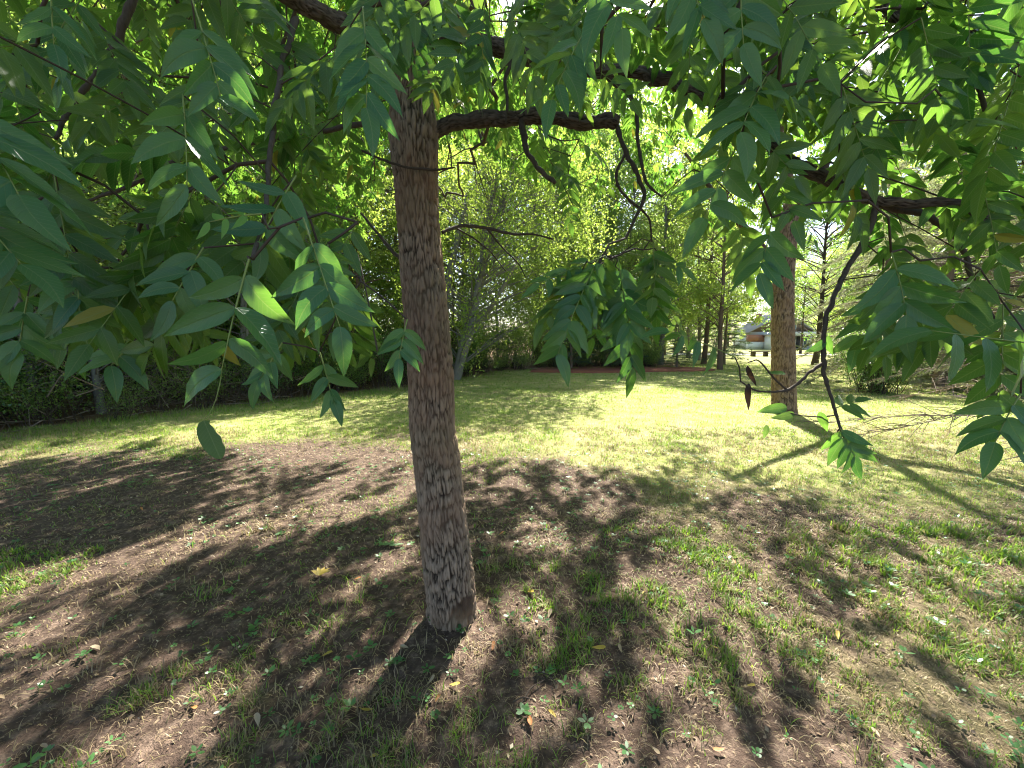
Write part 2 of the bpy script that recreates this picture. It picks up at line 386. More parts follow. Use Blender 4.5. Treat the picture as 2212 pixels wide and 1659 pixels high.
# ------------------------------------------------------------------ bark with real ridges
def voro(u, v, nu, s=0):
    """distance between the two nearest cell centres; u is periodic with nu cells"""
    iu, iv = np.floor(u).astype(np.int64), np.floor(v).astype(np.int64)
    f1 = np.full(u.shape, 9.); f2 = np.full(u.shape, 9.)
    for a in (-1, 0, 1):
        for b in (-1, 0, 1):
            cu, cv = iu + a, iv + b; w_ = cu % nu
            du = cu + .15 + .7 * _h(w_, cv, 0 * cv, s) - u; dv = cv + .1 + .8 * _h(w_, cv, 0 * cv + 5, s + 3) - v
            d = np.hypot(du, dv); f2 = np.minimum(f2, np.maximum(f1, d)); f1 = np.minimum(f1, d)
    return f2 - f1
def trunk_mesh(name, pts, rad, mat, ka=220, dz=.012, cu=.016, cv=.075, depth=.013, lump=.022, s=0, spot=None):
    P = np.asarray(pts, float); L = np.concatenate([[0], np.cumsum(np.linalg.norm(np.diff(P, axis=0), axis=1))])
    fine = spline(np.column_stack([P, rad]), 24); Lf = np.concatenate([[0], np.cumsum(np.linalg.norm(np.diff(fine[:, :3], axis=0), axis=1))])
    n = int(Lf[-1] / dz); v = np.linspace(0, Lf[-1], n)
    C = np.stack([np.interp(v, Lf, fine[:, k]) for k in range(4)], 1)
    a = np.linspace(0, 2 * np.pi, ka, endpoint=False); A, Vv = np.meshgrid(a, v)
    rm = np.mean(rad); nu = max(5, int(2 * np.pi * rm / cu))
    ca, sa = np.cos(A), np.sin(A)
    wu = (fbm(ca * 3 + 9, sa * 3 + 9, Vv * 7, s=s + 1, o=3) - .5) * 2.0; wv = (fbm(ca * 3, sa * 3, Vv * 4, s=s + 2, o=2) - .5) * 1.2
    e = voro((A / (2 * np.pi) * nu + wu * 1.6) % nu, Vv / cv + wv * 1.5, nu, s)
    k1 = rm / .13; rg = 1 - np.abs(2 * fbm(ca * 12 * k1 + wu * .6, sa * 12 * k1 + wv * .6, Vv * 12 * .13 / rm, s=s + 15, o=4) - 1)
    rid = .5 * smooth(.02, .42, e) + .5 * (1 - smooth(.62, .96, rg)); rid = rid * (.55 + .9 * fbm(ca * 16, sa * 16, Vv * 26, s=s + 5, o=3))
    rid = .6 * smooth(.06, .78, rid) + .4 * rid
    h = (rid - .7) * depth + (fbm(ca * 2.2, sa * 2.2, Vv * 2.5, s=s + 8, o=3) - .5) * lump + (fbm(ca * 30, sa * 30, Vv * 60, s=s + 6, o=2) - .5) * depth * .45
    t = np.gradient(C[:, :3], axis=0); t /= np.linalg.norm(t, axis=1)[:, None]
    ux = np.cross(np.array([0, 1., 0]), t); ux /= np.linalg.norm(ux, axis=1)[:, None]; uy = np.cross(t, ux)
    rr = np.maximum(C[:, 3][:, None] + h * np.minimum(1, C[:, 3] / .02)[:, None], .001)
    V = C[:, None, :3] + rr[..., None] * (ca[..., None] * ux[:, None] + sa[..., None] * uy[:, None])
    if spot is not None:
        dsp = np.linalg.norm((V - spot[0]) / spot[1], axis=2) + (fbm(ca * 5, sa * 5, Vv * 14, s=91, o=3) - .5) * 1.1; rid = rid * (.06 + .94 * smooth(.75, 1.0, dsp))
    i, j = np.meshgrid(np.arange(n - 1), np.arange(ka), indexing='ij'); i = i.ravel(); j = j.ravel(); j2 = (j + 1) % ka
    return mk(name, V.reshape(-1, 3), np.stack([i * ka + j, i * ka + j2, (i + 1) * ka + j2, (i + 1) * ka + j], 1), mat, np.clip(rid, 0, 1).ravel())

# ------------------------------------------------------------------ leaflets
def leaflet(st, W=.175, fold=.20, droop=.16, wav=.012, tw=.0, pw=(.62, .95)):
    t = np.asarray(st, float); n = len(t); pk = pw[0] / (pw[0] + pw[1])
    w_ = W * (t ** pw[0] * (1 - t) ** pw[1]) / (pk ** pw[0] * (1 - pk) ** pw[1])
    V, UVs = [], []
    for k in range(n):
        zc = -droop * t[k] ** 2; bend = .05 * tw * math.sin(t[k] * 3)
        if k in (0, n - 1): V.append([bend, t[k], zc]); UVs.append([.5, t[k]])
        else:
            for c in (-1, 0, 1):
                V.append([c * w_[k] + bend, t[k] - .05 * abs(c) * w_[k], zc + abs(c) * (w_[k] * fold + wav * math.sin(t[k] * 19 + c * 2 + tw * 3))]); UVs.append([.5 + .5 * c * w_[k] / W, t[k]])
    T = [[0, 2, 1], [0, 3, 2]]
    for k in range(n - 3):
        a = 1 + 3 * k; b = a + 3
        T += [[a, a + 1, b + 1], [a, b + 1, b], [a + 1, a + 2, b + 2], [a + 1, b + 2, b + 1]]
    a = 1 + 3 * (n - 3); e = len(V) - 1
    T += [[a, a + 1, e], [a + 1, a + 2, e]]
    return np.array(V), np.array(T), np.array(UVs)
HERO = [leaflet([0, .05, .14, .26, .4, .54, .68, .8, .9, .96, 1], W=.165 + .012 * (k % 3), fold=.14 + .10 * (k % 4), droop=.08 + .09 * (k % 3), wav=.012, tw=(k - 2.5) * .7, pw=(.60, 1.12)) for k in range(6)]
MID = [leaflet([0, .15, .38, .68, 1], W=.17, fold=.18 + .12 * k, droop=.08 + .08 * k, pw=(.60, 1.05)) for k in range(3)]
LOW = [leaflet([0, .42, 1], W=.21, fold=.22, droop=.15)]
HERO_ME = [mk('leaflet', v, t, M_LEAF, uv=u) for v, t, u in HERO]
YOUNG_ME = [mk('young_leaflet', v, t, M_YOUNG, uv=u) for v, t, u in HERO[:3]]

def compound(base, tip, pairs, ll, up, rng, ang=R(58), sag=.06, hang=.25, term=None, jit=.22, bare=.22):
    """one pinnate leaf: rachis points and a list of (origin, direction, normal, length)"""
    base, tip = np.asarray(base, float), np.asarray(tip, float); L = math.sqrt(((tip - base) ** 2).sum())
    mid = (base + tip) / 2 + np.array([0, 0, sag * L]) + rng.randn(3) * .02 * L
    tt = np.linspace(0, 1, 9)[:, None]; rach = (1 - tt) ** 2 * base + 2 * tt * (1 - tt) * mid + tt ** 2 * tip
    up = unit(up); k = np.repeat(np.arange(pairs), 2); s = np.tile([-1., 1.], pairs); n = 2 * pairs
    f = np.clip(bare + (1 - bare) * (k + .35) / (pairs + .1) + s * .012 + rng.randn(n) * .008, .02, .98)[:, None]
    o = (1 - f) ** 2 * base + 2 * f * (1 - f) * mid + f ** 2 * tip; g_ = nrm(2 * (1 - f) * (mid - base) + 2 * f * (tip - mid))
    n_ = nrm(up - g_ * (g_ @ up)[:, None] + rng.randn(n, 3) * jit * .5); sd_ = nrm(xp(g_, n_)) * s[:, None]
    a = (ang * (1 - .18 * k / max(1, pairs)) + rng.randn(n) * .12)[:, None]
    d = nrm(g_ * np.cos(a) + sd_ * np.sin(a) + np.array([0, 0, -hang]) + rng.randn(n, 3) * .08)
    n2 = nrm(n_ - d * (n_ * d).sum(1)[:, None] + rng.randn(n, 3) * jit); n2 = nrm(n2 - d * (n2 * d).sum(1)[:, None])
    l = ll * (.72 + .34 * np.sin(np.pi * (.25 + .6 * (k + .5) / pairs))) * (1 + rng.randn(n) * .07)
    out = list(zip(o, d, n2, l))
    g1 = unit(tip - mid); d1 = unit(term) if term is not None else unit(g1 + np.array([0, 0, -hang * .5]) + rng.randn(3) * .1)
    out.append((rach[-1], d1, unit(up - d1 * (up @ d1)), ll * 1.0))
    return rach, out
def frames(L):
    o = np.array([q_[0] for q_ in L]); d = np.array([q_[1] for q_ in L]); n_ = np.array([q_[2] for q_ in L]); l = np.array([q_[3] for q_ in L])
    return o, np.stack([xp(d, n_) * l[:, None], d * l[:, None], n_ * l[:, None]], 2)
def scatter(acc, L, tmpl, tint):
    """adds leaflets built from a template to a joined mesh"""
    if not len(L): return
    o, F = frames(L); V, T, uv = tmpl; n = len(o)
    W_ = np.einsum('nij,vj->nvi', F, V) + o[:, None]
    acc.add(W_.reshape(-1, 3), (T[None] + (np.arange(n) * len(V))[:, None, None]).reshape(-1, 3), np.repeat(tint, len(V)), np.tile(uv, (n, 1)))

# ------------------------------------------------------------------ the near tree
T1 = thing('walnut_tree', (TB[0], TB[1], 0), 'near tree with furrowed brown bark and drooping pinnate leaves filling the top', 'tree')
O1 = np.array([TB[0], TB[1], 0.])
def child(name, me, parent, origin=None, **pr):
    o = ob(name, me, parent, **pr); return o
tp = [(981, 1420, 150), (980, 1352, 118), (977, 1322, 107), (975, 1290, 103), (966, 1200, 103), (945, 1000, 100), (935, 930, 97), (930, 800, 93), (918, 650, 92), (905, 500, 91), (899, 400, 93), (896, 340, 98), (893, 275, 101), (889, 190, 80), (882, 90, 72), (874, 0, 66), (862, -150, 58), (852, -350, 48), (850, -600, 36)]
TY = TB[1]
tpos = np.array([UY(a, b, TY) for a, b, c in tp]); trad = np.array([c / FPX * PROJ(p_)[2] / 2 for (a, b, c), p_ in zip(tp, tpos)])
child('trunk', trunk_mesh('trunk', tpos - O1, trad, M_BARK, s=2, spot=(UY(1004, 1318, TY - .12) - O1, np.array([.075, .14, .075]))), T1)
node_P, node_par, node_fix = [], [], []
def add_nodes(P, r, par=-1):
    for k, p_ in enumerate(P):
        node_P.append(np.asarray(p_, float)); node_par.append(par); node_fix.append(float(r[k]) if r is not None else 0.); par = len(node_P) - 1
    return par
add_nodes(tpos[10:], trad[10:])
def limb(name, pts, tip_cap=True, fix=True, k=10, mat=None, rough=.10):
    """a branch through (px, py, depth, radius) points"""
    P = np.array([[*U(a, b, d), r * (.80 if r > .012 else 1)] for a, b, d, r in pts]); S = spline(P, 9)
    S[:, :3] += (np.stack([fbm(np.arange(len(S)) * .35, np.full(len(S), c * 9.1), s=len(node_P) + c, o=2) for c in range(3)], 1) - .5) * S[:, 3:4] * 1.1
    S[:, 3] *= 1 + rough * 3 * (RNG.rand(len(S)) - .5)
    if name == 'limb':
        e_ = unit(S[-1, :3] - S[-2, :3]); S2 = np.concatenate([S[::3], [[*(S[-1, :3] + e_ * .004), S[-1, 3] * .8], [*(S[-1, :3] + e_ * .007), .003]]])
        me = trunk_mesh(name, S2[:, :3] - O1, S2[:, 3], M_LIMB, ka=64, dz=.011, cu=.012, cv=.05, depth=.007, lump=.012, s=len(node_P))
    else:
        V, T = tube(S[:, :3] - O1, S[:, 3], k); me = mk(name, V, T, mat or (M_LIMB2 if pts[0][3] > .009 else M_TWIG))
    o = child(name, me, T1)
    add_nodes(S[::3, :3], S[::3, 3])
    return o
limb('limb', [(905, 300, 2.02, .055), (950, 276, 1.98, .046), (1010, 258, 1.95, .042), (1090, 252, 1.92, .040), (1180, 257, 1.90, .037), (1260, 262, 1.88, .035), (1338, 264, 1.87, .034)], k=16)
limb('branch', [(1128, 262, 1.91, .022), (1133, 300, 1.9, .019), (1140, 330, 1.88, .016), (1165, 365, 1.86, .013), (1200, 395, 1.84, .011)])
limb('limb', [(886, 90, 1.93, .060), (960, 72, 1.93, .050), (1060, 98, 1.9, .046), (1180, 136, 1.85, .041), (1300, 151, 1.8, .037), (1420, 166, 1.75, .034), (1490, 195, 1.7, .032), (1560, 218, 1.65, .031), (1622, 272, 1.6, .028), (1700, 335, 1.55, .026), (1765, 378, 1.5, .025), (1870, 426, 1.45, .021), (1930, 438, 1.42, .019), (2060, 440, 1.36, .017), (2130, 470, 1.3, .015), (2240, 525, 1.27, .012)], k=14)
limb('branch', [(1870, 428, 1.45, .019), (1940, 452, 1.46, .016), (2010, 470, 1.48, .012), (2070, 520, 1.5, .009), (2100, 600, 1.5, .008), (2150, 690, 1.48, .006)])
limb('branch', [(1895, 436, 1.44, .010), (1880, 490, 1.42, .0095), (1845, 553, 1.4, .009), (1806, 630, 1.38, .0085), (1785, 690, 1.37, .008), (1778, 783, 1.36, .0075), (1788, 835, 1.35, .006), (1802, 880, 1.34, .005), (1812, 915, 1.33, .0045), (1824, 950, 1.32, .004)], k=7)
limb('branch', [(1778, 783, 1.36, .006), (1745, 808, 1.35, .0055), (1714, 836, 1.34, .005), (1695, 843, 1.33, .0055), (1665, 847, 1.32, .0035), (1630, 842, 1.31, .003), (1600, 824, 1.3, .0025)], k=6)
limb('branch', [(1700, 842, 1.33, .0035), (1670, 815, 1.33, .003), (1640, 780, 1.33, .0025), (1616, 783, 1.33, .002)], k=5)
limb('branch', [(1806, 897, 1.34, .003), (1770, 900, 1.34, .0025), (1735, 898, 1.34, .0022), (1708, 893, 1.34, .002)], k=5)
limb('limb', [(884, 60, 1.92, .045), (980, -40, 1.85, .042), (1200, -130, 1.7, .038), (1500, -190, 1.5, .034), (1800, -120, 1.35, .029), (1925, 20, 1.3, .025), (1985, 60, 1.3, .024), (2080, 66, 1.28, .022), (2150, 86, 1.26, .019), (2240, 126, 1.25, .016)], k=12)
limb('branch', [(2080, 68, 1.28, .010), (2110, 105, 1.28, .009), (2121, 130, 1.28, .008), (2114, 180, 1.28, .007), (2126, 240, 1.28, .006)], k=7)
limb('limb', [(878, 150, 1.95, .055), (820, 95, 1.85, .047), (760, 62, 1.75, .042), (690, 28, 1.6, .037), (560, -40, 1.4, .032), (380, -60, 1.2, .026), (200, -40, 1.1, .02)], k=12)
limb('branch', [(640, 40, 1.5, .012), (612, 130, 1.35, .009), (598, 210, 1.25, .0085), (588, 290, 1.18, .008), (580, 380, 1.1, .007), (572, 470, 1.0, .006), (545, 560, .85, .005)], k=8)
limb('branch', [(880, 265, 1.98, .022), (780, 270, 2.1, .017), (640, 295, 2.2, .014), (520, 315, 2.2, .012), (390, 345, 2.15, .011), (290, 397, 2.1, .010), (200, 430, 2.05, .008), (130, 445, 2.0, .006)], k=8)
limb('branch', [(300, -40, 1.6, .020), (265, 60, 1.6, .018), (222, 140, 1.6, .016), (185, 190, 1.6, .013), (148, 240, 1.58, .010), (120, 300, 1.55, .007)], k=8)
limb('branch', [(780, 325, 1.9, .006), (820, 342, 1.86, .006), (862, 357, 1.84, .006), (925, 366, 1.83, .006), (955, 366, 1.84, .005), (982, 361, 1.86, .004)], k=6)
limb('branch', [(955, 500, 2.1, .010), (1000, 488, 2.2, .010), (1050, 492, 2.25, .009), (1105, 505, 2.3, .008), (1150, 506, 2.3, .006), (1196, 517, 2.3, .005)], k=6)
limb('branch', [(1050, 492, 2.25, .006), (1090, 540, 2.3, .005), (1120, 570, 2.3, .004), (1135, 600, 2.3, .003)], k=5)
limb('branch', [(985, 492, 2.2, .006), (1030, 520, 2.3, .005), (1060, 545, 2.3, .004), (1092, 585, 2.32, .003)], k=5)
limb('branch', [(1330, 268, 1.87, .014), (1352, 330, 1.86, .011), (1372, 370, 1.85, .010), (1392, 420, 1.84, .009), (1375, 465, 1.83, .007), (1352, 515, 1.8, .006)], k=7)
limb('branch', [(1352, 330, 1.86, .008), (1330, 385, 1.87, .007), (1356, 430, 1.87, .006), (1400, 470, 1.87, .005), (1408, 520, 1.87, .004)], k=6)
limb('branch', [(1300, 152, 1.8, .012), (1368, 220, 1.8, .010), (1378, 310, 1.78, .008), (1395, 390, 1.76, .006), (1430, 425, 1.75, .004)], k=6)
limb('branch', [(1110, 120, 1.88, .010), (1090, 170, 1.87, .009), (1096, 210, 1.86, .008), (1094, 265, 1.85, .006)], k=6)
limb('branch', [(868, 560, 2.15, .012), (845, 540, 2.2, .010), (812, 500, 2.25, .008), (780, 460, 2.3, .006)], k=6)

# leaves that hang close to the camera: (base px,py,depth) (tip px,py,depth) pairs, leaflet px, options
HL = [
 ((538, 560, .78), (479, 797, .74), 3, 128, dict(term=(-130, 92), ang=R(62), bare=.1)),
 ((655, 470, .84), (734, 705, .80), 4, 106, dict(term=(8, 85), bare=.2)),
 ((414, -5, .95), (477, 208, .90), 4, 108, dict(term=(70, 40), bare=.3)),
 ((395, 205, .92), (404, 400, .86), 3, 112, dict(term=(-85, 85), bare=.1)),
 ((440, 535, .9), (372, 650, .86), 3, 98, dict(term=(-60, 95), bare=.1)),
 ((168, 545, .92), (172, 672, .88), 3, 98, dict(term=(60, 85))),
 ((290, 738, 1.05), (240, 790, 1.0), 2, 78, dict(term=(8, 52), bare=.05)),
 ((566, 462, .82), (452, 480, .80), 2, 46, dict(young=1, term=(-30, 34), hang=.05)),
 ((783, 15, 1.08), (791, 232, 1.02), 5, 104, dict(term=(10, 75))),
 ((1262, 70, 1.12), (1192, 215, 1.08), 4, 92, dict(term=(-10, 60), bare=.1)),
 ((1290, -60, .98), (1345, 60, .92), 3, 100, dict(term=(12, 95))),
 ((1470, -90, .95), (1520, 40, .92), 3, 100, dict(term=(40, 70))),
 ((1600, -60, .95), (1606, 95, .92), 3, 104, dict(term=(35, 75))),
 ((1655, 165, .98), (1600, 285, .95), 3, 108, dict(term=(10, 110))),
 ((1600, 300, 1.02), (1522, 470, 1.0), 4, 96, dict(term=(-50, 75))),
 ((1300, 545, 1.38), (1205, 765, 1.32), 8, 74, dict(term=(15, 45), ang=R(52), bare=.1)),
 ((1335, 560, 1.42), (1362, 715, 1.36), 6, 76, dict(term=(-18, 70), ang=R(52), bare=.12)),
 ((1310, 552, 1.45), (1165, 612, 1.42), 5, 52, dict(ang=R(60), hang=.35)),
 ((1350, 545, 1.45), (1475, 580, 1.45), 5, 46, dict(hang=.7, ang=R(75), bare=.3)),
 ((1588, 772, 1.24), (1446, 716, 1.24), 3, 62, dict(hang=.9, ang=R(80), bare=.25)),
 ((1668, 470, 1.12), (1640, 590, 1.1), 3, 84, dict(term=(25, 60))),
 ((1815, 925, 1.31), (1846, 985, 1.3), 4, 56, dict(term=(28, 62), bare=.02)),
 ((1803, 882, 1.34), (1848, 868, 1.33), 2, 44, dict(hang=.2)),
 ((2230, 742, 1.0), (2012, 714, 1.02), 3, 118, dict(hang=1.0, ang=R(80), bare=.05)),
 ((2205, 850, 1.05), (2150, 955, 1.02), 3, 82, dict()),
 ((1925, 545, 1.15), (1958, 680, 1.1), 3, 104, dict(term=(15, 90))),
 ((1905, 620, 1.5), (1850, 745, 1.45), 4, 62, dict(hang=.35)),
 ((-90, 200, .74), (40, 420, .70), 4, 150, dict(term=(110, 90))),
 ((-90, 400, .76), (45, 570, .72), 4, 130, dict(term=(90, 90))),
 ((110, -20, 1.0), (116, 95, .98), 2, 78, dict()),
 ((640, 380, .95), (560, 520, .9), 3, 96, dict(ang=R(70))),
 ((690, 760, 1.0), (718, 862, .98), 3, 62, dict(term=(18, 45))),
 ((880, 690, .95), (862, 775, .93), 3, 64, dict(term=(0, 55))),
 ((610, 740, .95), (560, 820, .92), 3, 66, dict(term=(-15, 60))),
 ((60, 640, 1.0), (40, 760, .98), 3, 80, dict()),
]
rl = np.random.RandomState(5)
targets = []                                          # points the twigs must reach
mass, rach_mass = [], Acc()
def to_cam(p_): return unit(CAM - p_)
nlf = 0
for (b_, t_, pr, lpx, op) in HL:
    B, E = U(*b_), U(*t_); dm = (b_[2] + t_[2]) / 2
    term = None
    if 'term' in op:
        term = U(t_[0] + op['term'][0], t_[1] + op['term'][1], t_[2] * .99) - E
    up = to_cam((B + E) / 2) * .75 + np.array([0, 0, .65])
    rach, L = compound(B, E, pr, lpx * dm / FPX, up, rl, op.get('ang', R(56)), .03, op.get('hang', .18), term, .32, op.get('bare', .2))
    V, T = tube(rach - rach[0], np.linspace(.0022, .0010, len(rach)), 5)
    lf = ob('leaf', mk('leaf_stalk', V, T, M_STALK), T1); lf.location = rach[0] - O1
    o_, F_ = frames(L)
    for k in range(len(L)):
        pool = YOUNG_ME if op.get('young') else HERO_ME
        c = ob('leaflet', pool[rl.randint(len(pool))], lf); Mx = Matrix([[*F_[k][r_], o_[k][r_] - rach[0][r_]] for r_ in range(3)] + [[0, 0, 0, 1]])
        c.matrix_local = Mx; nlf += 1
    targets.append((B, None))
print('hero leaflets', nlf)

# the rest of the crown: sprays of leaves in the crown's volume
def zmin(x, y):
    return 2.72 + .22 * np.maximum(0, y - 2.6) - .40 * smooth(.6, 2.4, -x) - .30 * smooth(1.0, 2.6, x) + .25 * np.exp(-((x - .6) / .9) ** 2) * smooth(1.5, 2.5, y)
rc = np.random.RandomState(21)
cnt = 0; clc = []
while len(clc) < 125:
    v = rc.randn(3); v /= np.linalg.norm(v); p_ = np.array([-1.1, 4.8, 5.3]) + v * rc.rand() ** .42 * np.array([5.5, 5.7, 3.0])
    if p_[2] > zmin(p_[0], p_[1]): clc.append(p_)
while cnt < 1230:
    p_ = clc[rc.randint(len(clc))] + rc.randn(3) * np.array([.58, .58, .36])
    if p_[2] < zmin(p_[0], p_[1]) or np.hypot(p_[0] - tpos[-1][0], p_[1] - TY) < .35: continue
    if np.linalg.norm(p_ - CAM) < 1.0: continue
    qx, qy, qd = PROJ(p_)
    if qd > 0 and qd < 5 and abs(qx - 1106) < 1200 and qy > -150 and rc.rand() < .5: cnt += .5; continue
    cnt += 1; targets.append((p_, 'spray'))
for k in range(70):  # extra crown sprays added above the near leaves to keep them in shade
    lf_ = k % 5 == 0
    targets.append((np.array([rc.uniform(-3.2, 0) if lf_ else rc.uniform(.3, 3.4), rc.uniform(1.2, 4.2), rc.uniform(3.5, 5.6)]), 'spray'))
for k in range(75):  # more sprays added on the far side to cast shade on the left soil
    targets.append((np.array([rc.uniform(-3.4, .8), rc.uniform(6.0, 9.2), rc.uniform(3.9, 5.6)]), 'spray'))
# denser sprays that hang lower on the near side, left and right of the trunk
for (x0, x1, y0, y1, d0, d1, n_) in [(-100, 420, -60, 330, 1.1, 2.4, 22), (380, 830, -60, 330, 1.3, 2.6, 22), (420, 800, 330, 560, 1.0, 1.5, 5), (-80, 140, 180, 520, .95, 1.4, 6),
                                     (860, 1260, -80, 170, 1.5, 2.8, 12), (1250, 1700, -80, 200, 1.2, 2.4, 20), (1700, 2260, -80, 330, 1.2, 2.2, 28), (1750, 2250, 330, 540, 1.3, 2.0, 12), (1480, 1720, 200, 420, 1.3, 2.3, 8), (1930, 2230, 520, 640, 1.25, 1.6, 6), (1020, 1400, 250, 420, 2.2, 3.2, 7)]:
    for _ in range(int(n_ * .45 + .5)): targets.append((U(x0 + (x1 - x0) * rc.rand(), y0 + (y1 - y0) * rc.rand(), d0 + (d1 - d0) * rc.rand()), 'near'))
top = tpos[14]
fill = []
for (x0, x1, y0, y1, d0, d1, n_, dx) in [(300, 620, 380, 660, .90, 1.2, 24, -.1), (560, 850, 400, 660, .92, 1.25, 22, .12), (330, 800, 560, 655, .92, 1.15, 13, 0), (760, 1010, -90, 150, 1.15, 1.7, 22, 0), (1255, 1345, 520, 640, 1.4, 1.55, 7, -.15), (1330, 1430, 530, 640, 1.4, 1.55, 7, .12), (0, 420, -80, 280, .95, 1.5, 17, -.1), (420, 860, -80, 300, 1.0, 1.6, 20, .1), (-60, 160, 300, 620, .85, 1.2, 8, .3), (120, 330, 480, 640, 1.0, 1.3, 5, 0),
                                         (860, 1260, -100, 120, 1.15, 1.7, 19, 0), (1240, 1740, -100, 170, 1.0, 1.6, 32, .1), (1740, 2230, -100, 260, 1.0, 1.6, 36, .1), (1480, 1720, 180, 440, 1.1, 1.6, 8, -.1), (1760, 2230, 260, 460, 1.05, 1.6, 13, .1), (1880, 2100, 480, 600, 1.15, 1.5, 8, .05), (2080, 2240, 560, 780, 1.1, 1.4, 5, -.1), (1020, 1320, 270, 400, 1.9, 2.4, 7, 0), (1300, 1420, 500, 580, 1.4, 1.6, 4, 0)]:
    for _ in range(int(n_ * (.85 if y0 >= 380 and x1 < 900 else .72) + .5)):
        d_0 = d0 + (d1 - d0) * rc.rand(); B = U(x0 + (x1 - x0) * rc.rand(), y0 + (y1 - y0) * rc.rand(), d_0)
        dr = unit(np.array([dx + rc.randn() * .42, -.05 + rc.randn() * .35, -.85])); E = B + dr * (.20 + .12 * rc.rand())
        up = to_cam(B) * .7 + np.array([0, 0, .7]) + rc.randn(3) * .25
        rach, L = compound(B, E, rc.randint(4, 7), .082 + .034 * rc.rand(), up, rc, R(58), .03, .2, None, .25, .1)
        P_ = np.array([q_[0] + q_[1] * q_[3] for q_ in L]); qx, qy, qd = PROJ(P_)
        if np.any((qx > 838) & (qx < 985) & (qy > 250) & (qd < 2.2)) or np.any((qx < 900) & (qy > 835)): continue
        fill.append((L, True, rach)); targets.append((B, None))
order = sorted(range(len(targets)), key=lambda i: np.linalg.norm(targets[i][0] - top) - (5 if targets[i][1] is None else 0))
chains = []
for i in order:
    p_, kind = targets[i]
    NP = np.array(node_P); dd = np.linalg.norm(NP - p_, axis=1)
    dd = dd + np.where(NP[:, 2] > p_[2] + .8, .2, 0) + np.where(NP[:, 2] < p_[2] - .6, .3, 0)
    j = int(np.argmin(dd)); A = NP[j]; dist = np.linalg.norm(p_ - A)
    ns = max(2, int(dist / .14)); tt = np.linspace(0, 1, ns + 1)[1:, None]
    mid = (A + p_) / 2 + np.array([0, 0, .10 * dist]) + rc.randn(3) * .06 * dist
    Q = (1 - tt) ** 2 * A + 2 * tt * (1 - tt) * mid + tt ** 2 * p_ + rc.randn(ns, 3) * .008
    Q[-1] = p_; st = len(node_P); add_nodes(Q, None, j); chains.append([j] + list(range(st, len(node_P))))
    if kind:
        out_d = unit(np.array([p_[0] - top[0], p_[1] - top[1], 0]) + rc.randn(3) * .5 + np.array([0, 0, -.15]))
        tl = .35 + .3 * rc.rand(); m_ = 5
        Q2 = np.array([p_ + out_d * tl * k / m_ + np.array([0, 0, -.10 * tl * (k / m_) ** 2]) for k in range(1, m_ + 1)])
        st = len(node_P); add_nodes(Q2, None, len(node_P) - 1); chains[-1] += list(range(st, len(node_P)))
        sp_n = 6 if kind == 'spray' else 5
        for k in range(sp_n):
            f = .15 + .85 * k / (sp_n - 1); o = p_ * (1 - f) + Q2[-1] * f if f < .9 else Q2[-1]
            az = k * 2.4 + rc.rand(); side = unit(np.cross(out_d, [0, 0, 1])) * math.cos(az) + np.array([0, 0, 1]) * math.sin(az) * .5
            dr = unit(out_d * (.55 + .4 * f) + side * 1.0 + np.array([0, 0, -.35 - .3 * rc.rand()]))
            LL = .24 + .14 * rc.rand(); E = o + dr * LL
            up = np.array([0, 0, 1.]) + rc.randn(3) * .25
            rach, L = compound(o, E, rc.randint(5, 8), .078 + .034 * rc.rand(), up, rc, R(60), .08, .22 + .2 * rc.rand(), None, .28)
            P_ = np.array([q_[0] + q_[1] * q_[3] * .5 for q_ in L]); px, py, dp = PROJ(P_)
            inview = (dp > .02) & (np.abs(px - 1106) < 1250) & (np.abs(py - 829) < 980)
            if np.any(inview & (dp < .85)): continue
            mass.append((L, bool(np.any(inview)), rach))
# keep the near foliage out of the open air under the crown, where the branches end
keep = []
for L, iv, rach in mass:
    if iv:
        P_ = np.array([q_[0] + q_[1] * q_[3] for q_ in L]); px, py, dp = PROJ(P_)
        low = np.interp(px, [-200, 130, 300, 560, 800, 845, 1000, 1300, 1450, 1560, 1700, 1850, 1960, 2100, 2300], [720, 700, 470, 640, 640, 340, 330, 470, 420, 560, 560, 600, 700, 620, 640])
        if np.any(py > low): continue
        if np.any((px > 845) & (px < 950) & (py > 240) & (dp < 2.3)): continue
    keep.append((L, iv, rach))
lb = spline(np.array([[1420, 166, 1.75], [1560, 218, 1.65], [1622, 272, 1.6], [1700, 335, 1.55], [1765, 378, 1.5], [1870, 428, 1.45], [1930, 440, 1.42], [2060, 446, 1.36], [2130, 482, 1.3], [2240, 545, 1.27]], float), 6)
mass = []
# gaps in the crown that let the sun through to the ground (foot of each beam, radius)
SUNGAP = [(*G(a, b)[:2], r * .55) for a, b, r in ((1020, 1395, .20), (985, 1480, .13), (1150, 1325, .16), (1300, 1100, .30), (1400, 1260, .24), (1550, 1290, .28), (1180, 1545, .12), (1500, 1610, .16), (1730, 1340, .30), (1860, 1500, .28), (2080, 1210, .5), (1900, 1120, .5), (2150, 1450, .3), (1620, 1150, .3),
          (60, 1245, .32), (220, 1215, .30), (400, 1180, .26), (560, 1140, .28), (720, 1120, .26), (835, 1080, .26), (430, 1530, .14), (240, 1610, .14), (60, 1370, .2), (1340, 1640, .1), (870, 1400, .07), (1950, 1620, .2))]
sdv = np.array(sun_dir)
def in_gap(P):
    h = P[:, 2]; bx = P[:, 0] - sdv[0] / sdv[2] * h; by = P[:, 1] - sdv[1] / sdv[2] * h
    return any(np.any(np.hypot(bx - a, by - b) < r) for a, b, r in SUNGAP)
